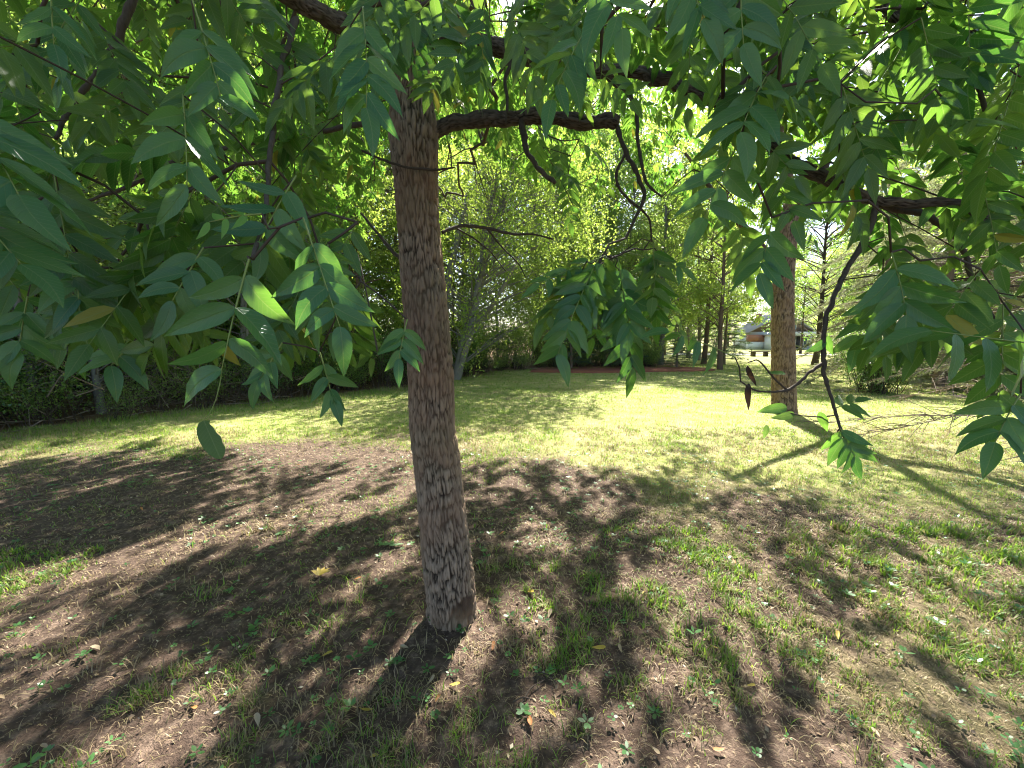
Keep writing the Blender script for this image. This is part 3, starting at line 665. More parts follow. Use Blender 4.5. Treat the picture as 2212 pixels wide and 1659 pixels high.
for e_ in keep + fill:
    if in_gap(np.array([q_[0] + q_[1] * q_[3] * .5 for q_ in e_[0]])): continue
    P_ = np.array([q_[0] + q_[1] * q_[3] * .6 for q_ in e_[0]]); qx, qy, qd = PROJ(P_)
    hit = (np.hypot(qx[:, None] - lb[:, 0], qy[:, None] - lb[:, 1]) < 45) & (qd[:, None] < lb[:, 2]) & (qd[:, None] > 0)
    if e_[1] and hit.any() and rc.rand() < .75: continue
    mass.append(e_)
fo = Acc(); cnt_l = 0
for kind_, tm in (('v', MID), ('o', LOW)):
    for k in range(len(tm)):
        sel = [q_ for i, (L, iv, r_) in enumerate(mass) if iv == (kind_ == 'v') and i % len(tm) == k for q_ in L]
        tn = np.concatenate([np.full(len(L), np.clip(rc.rand() * .9 + rc.randn() * .05, 0, .96)) for i, (L, iv, r_) in enumerate(mass) if iv == (kind_ == 'v') and i % len(tm) == k])
        tn = np.where(rc.rand(len(tn)) < .012, .99, np.clip(tn + rc.randn(len(tn)) * .1, 0, .96)); cnt_l += len(sel)
        scatter(fo, sel, tm[k], tn)
print('crown leaflets', cnt_l)
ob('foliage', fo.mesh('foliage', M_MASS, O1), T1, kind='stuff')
ra = Acc()
rs = np.array([r_[[0, 4, 8]] for L, iv, r_ in mass if iv]); ra.add(*sticks(rs[:, 0], rs[:, 1], rs[:, 2], np.full(len(rs), .0018)))
ob('leaf_stalks', ra.mesh('leaf_stalks', M_STALK, O1), T1, kind='stuff')
# twig radii from how many twigs they carry
nn = len(node_P); load = np.zeros(nn)
for i in range(nn - 1, -1, -1):
    load[i] = max(load[i], 1.0)
    if node_par[i] >= 0: load[node_par[i]] += load[i] * (1.0 if not node_fix[i] else 0) * .16 if False else 0
ch = np.zeros(nn); ends = np.ones(nn, bool)
for i in range(nn):
    if node_par[i] >= 0: ends[node_par[i]] = False
cnt_e = ends.astype(float)
for i in range(nn - 1, -1, -1):
    if node_par[i] >= 0: cnt_e[node_par[i]] += cnt_e[i]
rad_n = .0021 * np.sqrt(np.maximum(cnt_e, 1)); rad_n = np.minimum(rad_n, .03)
tw = Acc(); NP = np.array(node_P)
for c in chains:
    r_ = rad_n[c].copy(); r_[0] = r_[1] * 1.1
    if node_fix[c[0]]: r_ = np.minimum(r_, max(node_fix[c[0]] * .8, .003))
    tw.add(*tube(NP[c], r_, 5 if r_[1] < .006 else 7))
ob('twigs', tw.mesh('twigs', M_TWIG, O1), T1, kind='stuff')

# two odd leaves: one hanging torn on a thread, one wilted
tv, tt_, tu = leaflet([0, .05, .14, .26, .4, .54, .68, .8, .9, .96, 1], W=.23, fold=.14, droop=.1, wav=.03, pw=(.45, .55))
tv = tv.copy(); tv[[4, 7, 10], 0] += .10; tv[[13, 16], 0] += .05
M_TORN = leaf_mat('torn_leaf', (.06, .12, .03), (.07, .13, .03), (.2, .36, .05), (.22, .38, .05), 'obj', .4, .45, True)
M_WILT = leaf_mat('wilted_leaf', (.03, .016, .010), (.035, .018, .011), (.06, .03, .015), (.10, .05, .02), 'obj', .15, .7)
def hang_leaf(V, T, uv, mat, a, b_, nrm=None, label=None):
    A, B = U(*a), U(*b_); d = B - A; l = np.linalg.norm(d); d = d / l; n_ = to_cam(A) if nrm is None else unit(nrm); n_ = unit(n_ - d * (n_ @ d))
    F = np.stack([np.cross(d, n_) * l, d * l, n_ * l], 1)
    o = ob('leaf', mk('hanging_leaf', V @ F.T, T, mat, uv=uv), T1); o.location = A - O1
    if label: o['label'] = label
    return o
hang_leaf(tv, tt_, tu, M_TORN, (440, 908, .74), (476, 990, .73), label='torn green leaf dangling on its own below the cluster')
limb('branch', [(479, 797, .74, .0012), (470, 850, .74, .0010), (452, 895, .74, .0008), (440, 908, .74, .0007)], k=4, mat=M_STALK)
wv = HERO[2][0].copy(); wv[:, 2] += np.sin(wv[:, 1] * 9) * .04; wv[:, 0] = wv[:, 0] * .55 + np.sin(wv[:, 1] * 5) * .03
hang_leaf(wv, HERO[2][1], HERO[2][2], M_WILT, (1618, 828, 1.31), (1614, 888, 1.31), label='wilted dark brown leaf')
hang_leaf(wv, HERO[2][1], HERO[2][2], M_WILT, (1614, 790, 1.33), (1633, 838, 1.33), label='wilted dark brown leaf')
hang_leaf(*HERO[1], M_TORN, (1657, 918, 1.31), (1648, 948, 1.31))
hang_leaf(*HERO[1], M_LEAF, (1697, 807, 1.33), (1652, 800, 1.33), nrm=(0, -.5, 1))
hang_leaf(*HERO[3], M_LEAF, (1700, 880, 1.34), (1636, 890, 1.33)); hang_leaf(*HERO[1], M_TORN, (1716, 893, 1.34), (1668, 902, 1.34))
hang_leaf(*HERO[2], M_LEAF, (1770, 890, 1.34), (1788, 935, 1.33)); hang_leaf(*HERO[4], M_LEAF, (1786, 725, 1.36), (1800, 768, 1.35)); hang_leaf(*HERO[0], M_LEAF, (1784, 735, 1.36), (1740, 758, 1.35))

# ------------------------------------------------------------------ far trees: trunk + crown of many small leaves
def diamonds(P, D, Nn, L, W, tint):
    """leaf-shaped folded faces"""
    S = np.cross(D, Nn); S /= np.linalg.norm(S, axis=1)[:, None] + 1e-9
    L = L[:, None]; W = W[:, None]
    V = np.stack([P, P + D * L * .45 + S * W + Nn * W * .35, P + D * L, P + D * L * .45 - S * W + Nn * W * .35], 1).reshape(-1, 3)
    b = np.arange(len(P))[:, None] * 4
    return V, np.concatenate([b + [[0, 1, 2]], b + [[0, 2, 3]]]), np.repeat(tint, 4)
def rdir(rng, n, bias=(0, 0, 0)):
    v = rng.randn(n, 3) + np.asarray(bias); return v / (np.linalg.norm(v, axis=1)[:, None] + 1e-9)
def broadleaf(name, seed, H, rx, zb, ncl, per, ls, mat, bark, rt=.14, lean=(0, 0), hang=0., clr=.55):
    """meshes (trunk, crown) of one tree standing at the origin"""
    g = np.random.RandomState(seed); tr = Acc(); cr = Acc()
    n = 9; z = np.linspace(-.1, H * .86, n); sp_ = np.stack([lean[0] * (np.maximum(z, 0) / H) ** 1.2 + .06 * np.cumsum(g.randn(n)) * .5, lean[1] * (np.maximum(z, 0) / H) ** 1.2 + .06 * np.cumsum(g.randn(n)) * .5, z], 1); sp_[0, :2] = 0
    rr = rt * (1 - .85 * np.linspace(0, 1, n)) ; rr[0] *= 1.25
    S = spline(np.column_stack([sp_, rr]), 4); tr.add(*tube(S[:, :3], S[:, 3], 9))
    for k in range(ncl):
        a = g.rand() * 2 * np.pi; f = g.rand() ** .8; zz = zb + (H - zb) * f
        prof = math.sin(math.pi * min(1, .18 + .82 * f)) ** .6
        rad_ = rx * prof * (.35 + .65 * g.rand() ** .5)
        bz = max(.4, zz - rad_ * (.25 + .5 * g.rand())); bz = min(bz, H * .84)
        bp = np.array([np.interp(bz, S[:, 2], S[:, c]) for c in range(3)])
        c = np.array([np.interp(zz, S[:, 2], S[:, 0]) + math.cos(a) * rad_, np.interp(zz, S[:, 2], S[:, 1]) + math.sin(a) * rad_, zz])
        tt = np.linspace(0, 1, 5)[:, None]; mid = (bp + c) / 2 + np.array([0, 0, .12 * rad_]) + g.randn(3) * .1
        Q = (1 - tt) ** 2 * bp + 2 * tt * (1 - tt) * mid + tt ** 2 * c
        tr.add(*tube(Q, np.linspace(.030 * (rt / .14), .006, 5), 4, False))
        m_ = int(per * (.5 + g.rand())); cl = clr * (.6 + .8 * g.rand())
        off = rdir(g, m_) * (g.rand(m_) ** .45)[:, None] * cl * np.array([1.15, 1.15, .7]); P = c + off
        if hang:
            st = g.rand(m_) * hang; col_ = g.randint(0, max(3, m_ // 14), m_); cx = rdir(g, m_ + 1)[col_] * cl
            P = c + cx * np.array([1.3, 1.3, .4]) + np.array([0, 0, -1]) * st[:, None] + g.randn(m_, 3) * .05
        D = rdir(g, m_, (0, 0, -.5)); Nn = rdir(g, m_, (0, 0, 1.3)); Nn -= D * np.sum(D * Nn, 1)[:, None]; Nn /= np.linalg.norm(Nn, axis=1)[:, None] + 1e-9
        tint = np.clip(.45 + .22 * g.randn() + .2 * g.randn(m_), 0, .965); tint[g.rand(m_) < .01] = .99
        l = ls * (.7 + .6 * g.rand(m_))
        cr.add(*diamonds(P, D, Nn, l, l * .27, tint))
    return tr.mesh(name + '_trunk', bark), cr.mesh(name + '_crown', mat, smooth_sh=False)
def place_tree(name, meshes, loc, rz, s, label, group=None, cat='tree', parts=('trunk', 'crown')):
    t = thing(name, loc, label, cat, group); t.rotation_euler = (0, 0, rz); t.scale = (s, s, s * (.92 + .16 * random.random()))
    for nm, me in zip(parts, meshes): ob(nm, me, t)
    return t
WP = [broadleaf('wood_tree', 100 + k, 10.5 + k % 3, 2.7 + .25 * (k % 2), .9 + .7 * (k % 3), 120, (110, 95, 85, 70, 105)[k], (.11, .135, .155, .19, .12)[k], (M_WOOD1, M_DARKLEAF, M_WOOD2, M_DARKLEAF, M_WOOD1)[k], (M_GREYBARK, M_TWIG, M_OAKBARK, M_TWIG, M_GREYBARK)[k], .13 + .03 * (k % 2), ((k - 2) * .3, .2)) for k in range(5)]
def zone(p_, deep=False):
    px = PROJ(np.array([p_[0], p_[1], 1.]))[0] if p_[1] > .5 else -999
    w_ = 'at the far left' if px < 330 else 'behind the big left leaf cluster' if px < 640 else 'just left of the near trunk' if px < 930 else 'just right of the near trunk' if px < 1120 else 'behind the hanging centre leaves' if px < 1450 else 'left of the forked lawn tree' if px < 1690 else 'right of the forked lawn tree' if px < 1900 else 'towards the right edge'
    return w_
def along(off, t):
    """a point at distance off behind the wood's edge, t metres along it from its near left end"""
    w_ = WOODLINE[1:10]; L = np.concatenate([[0], np.cumsum(np.linalg.norm(np.diff(w_, axis=0), axis=1))])
    t = min(t, L[-1] - .01); k = np.searchsorted(L, t, side='right') - 1; e = unit(w_[k + 1] - w_[k]); f = t - L[k]
    return w_[k] + e * f + np.array([-e[1], e[0]]) * off
gwd = 'woodland trees behind the lawn'
rw = random.Random(3)
for off, step, s0 in ((1.8, 2.4, .66), (4.5, 2.8, .9), (8.5, 3.6, 1.1), (13, 4.5, 1.3), (19, 5.5, 1.5)):
    t = rw.random() * 2
    while t < 33.5:
        p_ = along(off + rw.uniform(-.6, .6), t); t += step * rw.uniform(.75, 1.3)
        if abs(p_[0] + 2.24) < 1.3 and abs(p_[1] - 15.7) < 1.6: continue
        k = rw.choice((0, 2, 4)) if p_[1] > 13 else rw.randrange(5)
        place_tree('woodland_tree', WP[k], (p_[0], p_[1], 0), rw.uniform(0, 6.28), s0 * rw.uniform(.85, 1.2) * (1.35 if p_[1] > 19 and off > 4 else 1) * (1.25 if off > 8 else 1), ('leafy tree in the front row of the wood ' if off < 6 else 'leafy tree deep in the wood ') + zone(p_), gwd + ' ' + zone(p_))
# far trees beyond the open lawn and round the house
for x, y, s, k in ((14, 52, 1.5, 0), (20, 60, 1.6, 1), (12.5, 26, 1.2, 2), (15.5, 35, 1.3, 0), (24, 54, 1.5, 2), (20, 47, 1.2, 4), (52, 78, 1.9, 0), (43, 80, 1.9, 2), (58, 74, 1.7, 4), (36, 42, 1.1, 2), (46, 54, 1.3, 0), (30, 33, 1.3, 2), (23, 22, 1.3, 0), (16, 42, 1.4, 2), (9.5, 25.5, 1.3, 4), (48, 60, 1.1, 2), (56, 66, 1.3, 1), (40, 38, 1.0, 0), (46, 46, 1.2, 4), (50, 36, 1.3, 1), (27, 76, 1.9, 4), (38, 86, 2.2, 0), (48, 90, 2.3, 2), (60, 88, 2.2, 4), (66, 76, 2.0, 0), (74, 62, 1.8, 4), (62, 60, 1.5, 2), (56, 104, 2.6, 2), (70, 100, 2.5, 0), (44, 106, 2.6, 4), (84, 90, 2.4, 2), (33, 92, 2.3, 2), (11, 21, 1.0, 2), (14.5, 31, 1.2, 4), (38, 36, 1.3, 2), (33, 31, 1.2, 0), (29, 27, 1.1, 4), (86, 58, 1.5, 1), (18, 44, 1.1, 3), (70, 90, 1.7, 4), (95, 80, 1.7, 0), (12, 33, 1.0, 1), (10, 28, 1.0, 0), (50, 98, 1.9, 0), (30, 98, 1.9, 1), (13, 66, 1.7, 4)):
    place_tree('distant_tree', WP[k], (x, y, 0), rw.uniform(0, 6.28), s, ('tall distant leafy tree beyond the lawn ' if y > 45 else 'leafy tree beside the far lawn ') + zone((x, y)), 'distant trees past the lawn ' + zone((x, y)))
for x, y, s, k in ((20, 19, 1.1, 0), (24, 15, 1.15, 4), (19, 25, 1.1, 1), (27, 24, 1.3, 3), (34, 32, 1.3, 1), (30, 10, 1.2, 1), (22, 8, 1.1, 4)):
    place_tree('lawn_side_tree', WP[k], (x, y, 0), rw.uniform(0, 6.28), s, 'leafy tree behind the pale conifers at the right', 'trees behind the right hand conifers')
# bright drooping tree with leaning pale stems behind the near trunk
wt, wc = broadleaf('weeping', 77, 10.5, 4.4, 1.8, 200, 230, .10, M_WOOD2, M_GREYBARK, .16, (3.2, .3), hang=1.6, clr=.7)
t3 = thing('leaning_tree', (-2.24, 15.7, 0), 'bright green drooping tree with pale leaning stems, seen just right of the near trunk', 'tree')
ob('trunk', wt, t3); ob('crown', wc, t3)
def stem(parent, name, pts, Y, mat, k=9):
    P = np.array([[*UY(a, b, Y + dy), r] for a, b, dy, r in pts]); S = spline(P, 5); S[:, 3] *= 1 + .12 * (RNG.rand(len(S)) - .5)
    V, T = tube(S[:, :3] - np.array(parent.location), S[:, 3], k); return ob(name, mk(name, V, T, mat), parent)
stem(t3, 'stem', [(982, 828, 0, .21), (994, 785, 0, .18), (1008, 740, 0, .165), (1018, 705, 0, .16), (1028, 650, .2, .14), (1040, 580, .4, .12), (1050, 480, .6, .10), (1080, 360, .8, .07)], 15.7, M_GREYBARK)
stem(t3, 'stem', [(1017, 712, 0, .12), (1032, 696, -.2, .11), (1048, 682, -.4, .10), (1075, 640, -.8, .07), (1120, 560, -1.2, .05)], 15.7, M_GREYBARK)
stem(t3, 'stem', [(958, 700, .5, .16), (966, 620, .5, .15), (975, 570, .5, .14), (990, 510, .6, .11), (1010, 420, .8, .08)], 15.7, M_GREYBARK)

# the second tree on the lawn
B2 = G(1693, 892)
t2 = thing('lawn_tree', (B2[0], B2[1], 0), 'forked tree with warm brown furrowed trunk standing in sunlit grass at the right', 'tree')
pp = [(1693, 905, 54), (1693, 885, 49), (1693, 830, 45), (1692, 760, 44), (1691, 680, 42), (1692, 610, 40), (1697, 540, 39), (1704, 480, 40), (1712, 440, 34)]
P2 = np.array([UY(a, b, B2[1]) for a, b, c in pp]); r2 = np.array([c / FPX * PROJ(p_)[2] / 2 for (a, b, c), p_ in zip(pp, P2)])
ob('trunk', trunk_mesh('trunk', P2 - B2, r2, M_OAKBARK, ka=110, dz=.02, cu=.05, cv=.22, depth=.022, s=5), t2)
stem(t2, 'limb', [(1688, 598, 0, .10), (1662, 555, .05, .09), (1625, 512, .1, .08), (1578, 458, .2, .065), (1530, 400, .3, .045), (1480, 330, .4, .025)], B2[1], M_OAKBARK)
stem(t2, 'limb', [(1706, 470, 0, .13), (1732, 432, 0, .11), (1762, 392, .1, .10), (1790, 330, .2, .085), (1810, 200, .3, .06), (1815, 40, .5, .04)], B2[1], M_OAKBARK)
stem(t2, 'limb', [(1706, 470, 0, .12), (1704, 400, .2, .10), (1690, 300, .4, .08), (1680, 120, .6, .05)], B2[1], M_OAKBARK)
g = np.random.RandomState(9); cr = Acc()
for k in range(125):
    v = rdir(g, 1)[0] * g.rand() ** .4; c = B2 + np.array([-.5, .3, 7.6]) + v * np.array([3.6, 3.6, 2.5])
    if c[2] < 5.2 + .25 * np.hypot(c[0] - B2[0], c[1] - B2[1]) * 0: continue
    m_ = 90; P = c + g.randn(m_, 3) * np.array([.34, .34, .22]); D = rdir(g, m_, (0, 0, -.6)); Nn = rdir(g, m_, (0, 0, 1.3)); Nn -= D * np.sum(D * Nn, 1)[:, None]; Nn /= np.linalg.norm(Nn, axis=1)[:, None]
    l = .11 * (.7 + .6 * g.rand(m_)); cr.add(*diamonds(P - B2, D, Nn, l, l * .22, np.clip(.5 + .2 * g.randn() + .2 * g.randn(m_), 0, .96)))
    cr.add(*tube(np.array([B2 + [0, 0, 4.6 + .25 * c[2]], (B2 + [0, 0, 5.4] + c) / 2, c]) - B2, [.03, .02, .006], 4, False), tint=.0) if False else None
ob('crown', cr.mesh('crown', M_WOOD2, smooth_sh=False), t2)

# ------------------------------------------------------------------ conifers
def conifer(name, seed, H, rb, z0, nb, mat, droop=.15, tuft=.10, dens=16, rt=.16, wid=.006, bare=.25, up=.0, dead=0, br=.028):
    """meshes (trunk with boughs, needles)"""
    g = np.random.RandomState(seed); tr = Acc(); nd = Acc(); tw_ = []
    S = np.array([[.03 * g.randn(), .03 * g.randn(), z] for z in np.linspace(-.1, H, 8)]); tr.add(*tube(S, rt * (1 - .93 * np.linspace(0, 1, 8)), 8))
    for k in range(nb):
        f = (k + g.rand()) / nb; z = z0 + (H - z0) * f ** 1.15; a = k * 2.4 + g.rand() * .8
        L = rb * (1 - f) ** .75 * (.7 + .5 * g.rand()) + .25; isdead = g.rand() < dead
        d = np.array([math.cos(a), math.sin(a), 0]); sd_ = np.array([-d[1], d[0], 0]); tt = np.linspace(0, 1, 8)
        Q = np.array([0, 0, z]) + d * (L * tt)[:, None] + np.array([0, 0, 1]) * (up * L * tt - droop * L * tt ** 1.8 + .05 * L * np.sin(tt * 3))[:, None] + sd_ * (np.cumsum(g.randn(8)) * .03 * L)[:, None]
        Q[:, 2] = np.maximum(Q[:, 2], .06)
        tr.add(*tube(Q, np.linspace(br * L / rb + .006, .004, 8), 4, False))
        for q_ in range(int(dens * L)):
            u_ = bare + (1 - bare) * g.rand(); o = np.array([np.interp(u_, tt, Q[:, c]) for c in range(3)])
            tl = (.2 + .5 * g.rand()) * min(1, L * .45) * (1.15 - u_ * .6); sg = g.choice([-1, 1]); td = unit(d * .7 + sd_ * sg * (.5 + .6 * g.rand()) + np.array([0, 0, -droop * .9 + .3 * g.randn()]))
            e = o + td * tl; e[2] = max(e[2], .04); tw_.append((o, (o + e) / 2 + [0, 0, .02], e))
            if isdead: continue
            m_ = int(26 * tl / .4) + 8; s_ = g.rand(m_)[:, None]; P = o + (e - o) * s_; D = rdir(g, m_) * .9 + td * .8 + np.array([0, 0, -.1]); D /= np.linalg.norm(D, axis=1)[:, None]
            Sx = np.cross(D, rdir(g, m_)); Sx /= np.linalg.norm(Sx, axis=1)[:, None]; l = tuft * (.6 + .7 * g.rand(m_))[:, None]
            V = np.stack([P - Sx * wid, P + Sx * wid, P + D * l], 1).reshape(-1, 3)
            nd.add(V, np.arange(m_ * 3).reshape(-1, 3), np.repeat(np.clip(.4 + .25 * g.randn() + .2 * g.randn(m_), 0, 1), 3))
    A_, M_, B_ = (np.array(q_) for q_ in zip(*tw_)); tr.add(*sticks(A_, M_, B_, np.full(len(A_), .006)))
    return tr.mesh(name + '_trunk', M_DEADTWIG), nd.mesh(name + '_needles', mat, smooth_sh=False)
PINE = conifer('pine', 5, 10, 2.6, .5, 60, M_NEEDLE, .10, .13, 11, .17, .010, .2, .05)
PINE2 = conifer('pine_b', 6, 12, 3.2, 1.0, 70, M_NEEDLE, .04, .15, 17, .18, .013, .2, .1)
PALE = conifer('pale_conifer', 8, 11, 3.2, .35, 120, M_PALENEEDLE, .34, .10, 22, .16, .008, .15, .05, .15)
cp = ('trunk', 'needles')
place_tree('pine_tree', PINE, (*G(1345, 797)[:2], 0), .4, .42, 'dark green pine on the red mulch bed, behind the hanging leaf cluster', None, 'conifer', cp)
place_tree('pine_tree', PINE, (*G(1462, 795)[:2], 0), 2.2, .36, 'small bluish green pine at the right end of the red mulch bed', None, 'conifer', cp)
place_tree('pine_tree', PINE, (3.2, 21.6, 0), 1.1, .5, 'taller dark pine at the back of the red mulch bed', None, 'conifer', cp)
place_tree('pine_tree', PINE, (13.6, 25.5, 0), 3.0, .62, 'layered pale topped pine left of the forked lawn tree', None, 'conifer', cp)
place_tree('pine_tree', PINE, (19.2, 37, 0), .3, .8, 'bluish pine with level boughs directly behind the forked lawn tree', None, 'conifer', cp)
place_tree('pale_conifer', PALE, (13.6, 12.6, 0), 1.0, 1.0, 'large pale olive conifer with drooping twiggy boughs at the right', None, 'conifer', cp)
place_tree('pale_conifer', PALE, (16.2, 11.2, 0), 2.7, 1.05, 'second pale drooping conifer cut by the right edge', None, 'conifer', cp)
place_tree('pale_conifer', PALE, (16.0, 17.5, 0), 4.0, 1.0, 'pale conifer standing behind the rounded dark shrub', None, 'conifer', cp)
NEARC = conifer('near_conifer', 14, 9, 2.7, .35, 60, M_PALENEEDLE, .16, .06, 20, .15, .0022, .45, .02, .45, .004)
place_tree('near_conifer', NEARC, (7.0, 4.3, 0), 1.5, 1.0, 'near conifer reaching bare grey twigs over the grass at the right edge', None, 'conifer', cp)

# ------------------------------------------------------------------ understory of the wood
def shrub(seed, H, mat, n=26, per=70, ls=.075, lo=.35):
    g = np.random.RandomState(seed); st = Acc(); lv = Acc()
    for k in range(n):
        a = g.rand() * 6.28; L = H * (.6 + .5 * g.rand()); o = np.array([.25 * g.randn(), .25 * g.randn(), -.02]); e = o + np.array([math.cos(a) * L * .45, math.sin(a) * L * .45, L * .9])
        tt = np.linspace(0, 1, 5)[:, None]; mid = (o + e) / 2 + [0, 0, .2 * L]; Q = (1 - tt) ** 2 * o + 2 * tt * (1 - tt) * mid + tt ** 2 * e
        st.add(*tube(Q, np.linspace(.012, .004, 5), 4, False))
        m_ = int(per * (.4 + g.rand())); f = lo + (1 - lo) * g.rand(m_) ** .7
        P = np.stack([np.interp(f, tt[:, 0], Q[:, c]) for c in range(3)], 1) + g.randn(m_, 3) * .16
        D = rdir(g, m_, (0, 0, -.2)); Nn = rdir(g, m_, (0, 0, 1.4)); Nn -= D * np.sum(D * Nn, 1)[:, None]; Nn /= np.linalg.norm(Nn, axis=1)[:, None] + 1e-9
        l = ls * (.6 + .7 * g.rand(m_)); lv.add(*diamonds(P, D, Nn, l, l * .3, np.clip(.4 + .2 * g.randn() + .2 * g.randn(m_), 0, .96)))
    return st.mesh('shrub_stems', M_TWIG), lv.mesh('shrub_leaves', mat, smooth_sh=False)
SH = [shrub(40, 1.5, M_WOOD1), shrub(41, 1.9, M_DARKLEAF), shrub(42, 1.2, M_WOOD1, 20, 60, .06)]
for off, step, sh_s in ((.45, 1.2, .6), (.9, 1.1, .95), (2.2, 1.3, 1.25), (4.2, 1.5, 1.7), (7.5, 1.9, 2.0), (11.5, 2.4, 2.3), (17, 3.0, 3.0)):
    t = rw.random()
    while t < 33.5:
        p_ = along(off + rw.uniform(-.35, .35), t); t += step * rw.uniform(.7, 1.3)
        place_tree('woodland_shrub', SH[rw.randrange(3)], (p_[0], p_[1], 0), rw.uniform(0, 6.28), sh_s * rw.uniform(.7, 1.2), ('low leafy shrub at the very edge of the wood ' if off < 1.5 else 'leafy understory shrub inside the wood ') + zone(p_), 'wood edge shrubs ' + zone(p_), 'shrub', ('stems', 'leaves'))
BUSH = shrub(47, 1.9, M_DARKLEAF, 90, 190, .055, .04)
place_tree('juniper_shrub', BUSH, (*G(1890, 848)[:2], 0), 0, 1.0, 'rounded dark green shrub on the lawn in front of the pale conifer', None, 'shrub', ('stems', 'leaves'))
# dead brush heaped along the edge
def brush(seed, L, H, n):
    g = np.random.RandomState(seed); a = Acc()
    for k in range(n):
        o = np.array([(g.rand() - .5) * L, .5 * g.randn(), .03 + H * g.rand() ** 1.6]); d = unit(np.array([g.randn(), g.randn() * .6, .25 + .45 * g.randn()])); l = .5 + 1.1 * g.rand()
        e = o + d * l; e[2] = max(.02, e[2]); mid = (o + e) / 2 + g.randn(3) * .1
        a.add(*tube(spline([o, mid, e], 3), np.linspace(.009, .002, 7) * (.5 + g.rand()), 4, False))
    return a.mesh('brush', M_DEADTWIG)
BR = [brush(60, 2.4, .7, 150), brush(61, 1.8, .9, 130)]
for k, (t, off) in enumerate(((6.6, 1.4), (8.6, 1.3), (10.4, 1.2))):
    p_ = along(off, t); e = along(off, t + .5) - p_
    o = ob('brush_pile', BR[k % 2], label='heap of dead twigs at the wood edge ' + zone(p_), category='brush', group='dead brush ' + zone(p_)); o.location = (p_[0], p_[1], 0); o.rotation_euler = (0, 0, math.atan2(e[1], e[0]))
for k in range(16):
    p_ = along(rw.uniform(.8, 5), rw.uniform(2, 22)); h = rw.uniform(2.5, 5)
    P = np.array([[0, 0, -.05], [rw.uniform(-.1, .1), rw.uniform(-.1, .1), h * .35], [rw.uniform(-.25, .25), rw.uniform(-.2, .2), h * .7], [rw.uniform(-.5, .5), rw.uniform(-.4, .4), h]])
    V, T = tube(spline(P, 5), np.linspace(.045, .015, 16) * rw.uniform(.6, 1.4), 7)
    o = ob('sapling_stem', mk('sapling_stem', V, T, M_GREYBARK if k % 3 == 0 else M_TWIG), label='bare slender sapling stem in the thicket ' + zone(p_), category='sapling', group='bare saplings ' + zone(p_)); o.location = (p_[0], p_[1], 0)

# ------------------------------------------------------------------ the house at the end of the lawn
def box(x0, x1, y0, y1, z0, z1):
    V = np.array([[x, y, z] for z in (z0, z1) for y in (y0, y1) for x in (x0, x1)], float)
    return V, np.array([[0, 2, 3], [0, 3, 1], [4, 5, 7], [4, 7, 6], [0, 1, 5], [0, 5, 4], [2, 6, 7], [2, 7, 3], [0, 4, 6], [0, 6, 2], [1, 3, 7], [1, 7, 5]])
HO = UY(1698, 755, 67.); HO = np.array([HO[0], HO[1], 0.])
hs = thing('house', HO, 'white and brown gabled house far off behind the forked tree', 'house'); hs.rotation_euler = (0, 0, R(-8))
def hp(name, boxes, mat, parent=None):
    a = Acc()
    for b_ in boxes: a.add(*box(*b_))
    return ob(name, a.mesh(name, mat, smooth_sh=False), parent or hs)
M_WHITE = plain('white_paint', (.78, .79, .80), .6, .06, 2); M_BROWN = plain('brown_siding', (.30, .22, .18), .8, .15, 3); M_GREY = plain('grey_siding', (.62, .63, .66), .8, .1, 3)
M_BRICK = plain('brick', (.42, .20, .13), .85, .3, 12); M_ROOF = plain('shingle', (.40, .38, .38), .9, .25, 6); M_DOOR = plain('dark_door', (.06, .06, .08), .5, .1, 3)
mg = N('window_glass'); M_GLASS = mg.done(mg.n('BsdfPrincipled', Base__Color=(.10, .16, .24), Roughness=.08))
hp('wall', [(-5, 5, 1.8, 9, 0, 3.0)], M_GREY)
V = np.array([[-5, 1.8, 3.0], [5, 1.8, 3.0], [0.2, 1.8, 5.9], [-5, 9, 3.0], [5, 9, 3.0], [.2, 9, 5.9]]); ob('gable', mk('gable', V, np.array([[0, 1, 2], [3, 5, 4], [0, 3, 4], [0, 4, 1]]), M_BROWN, smooth_sh=False), hs)
V = np.array([[-5.6, 1.2, 2.72], [.2, 1.2, 6.08], [5.6, 1.2, 2.72], [-5.6, 9.5, 2.72], [.2, 9.5, 6.08], [5.6, 9.5, 2.72]]); V = np.concatenate([V, V + [0, 0, .18]])
T = [[0, 1, 4], [0, 4, 3], [1, 2, 5], [1, 5, 4], [6, 10, 7], [6, 9, 10], [7, 11, 8], [7, 10, 11], [0, 6, 7], [0, 7, 1], [1, 7, 8], [1, 8, 2], [0, 3, 9], [0, 9, 6], [2, 8, 11], [2, 11, 5]]
rf = ob('roof', mk('roof', V, np.array(T), M_ROOF, smooth_sh=False), hs); hp('chimney', [(-2.6, -1.9, 5, 5.7, 4.2, 6.3)], M_BRICK, rf)
hp('fascia', [(.6, 5.2, -.4, 1.795, 2.3, 2.95)], M_WHITE); hp('porch_floor', [(.6, 5.2, -.4, 1.795, 0, .18)], M_GREY)
for x in (.75, 2.1, 3.5, 4.95): hp('column', [(x - .11, x + .11, -.35, -.13, .18, 2.3)], M_WHITE)
d_ = hp('door', [(2.3, 3.2, 1.70, 1.79, .18, 2.2)], M_DOOR); hp('door_frame', [(2.2, 2.297, 1.66, 1.792, .18, 2.3), (3.203, 3.3, 1.66, 1.792, .18, 2.3)], M_WHITE, d_)
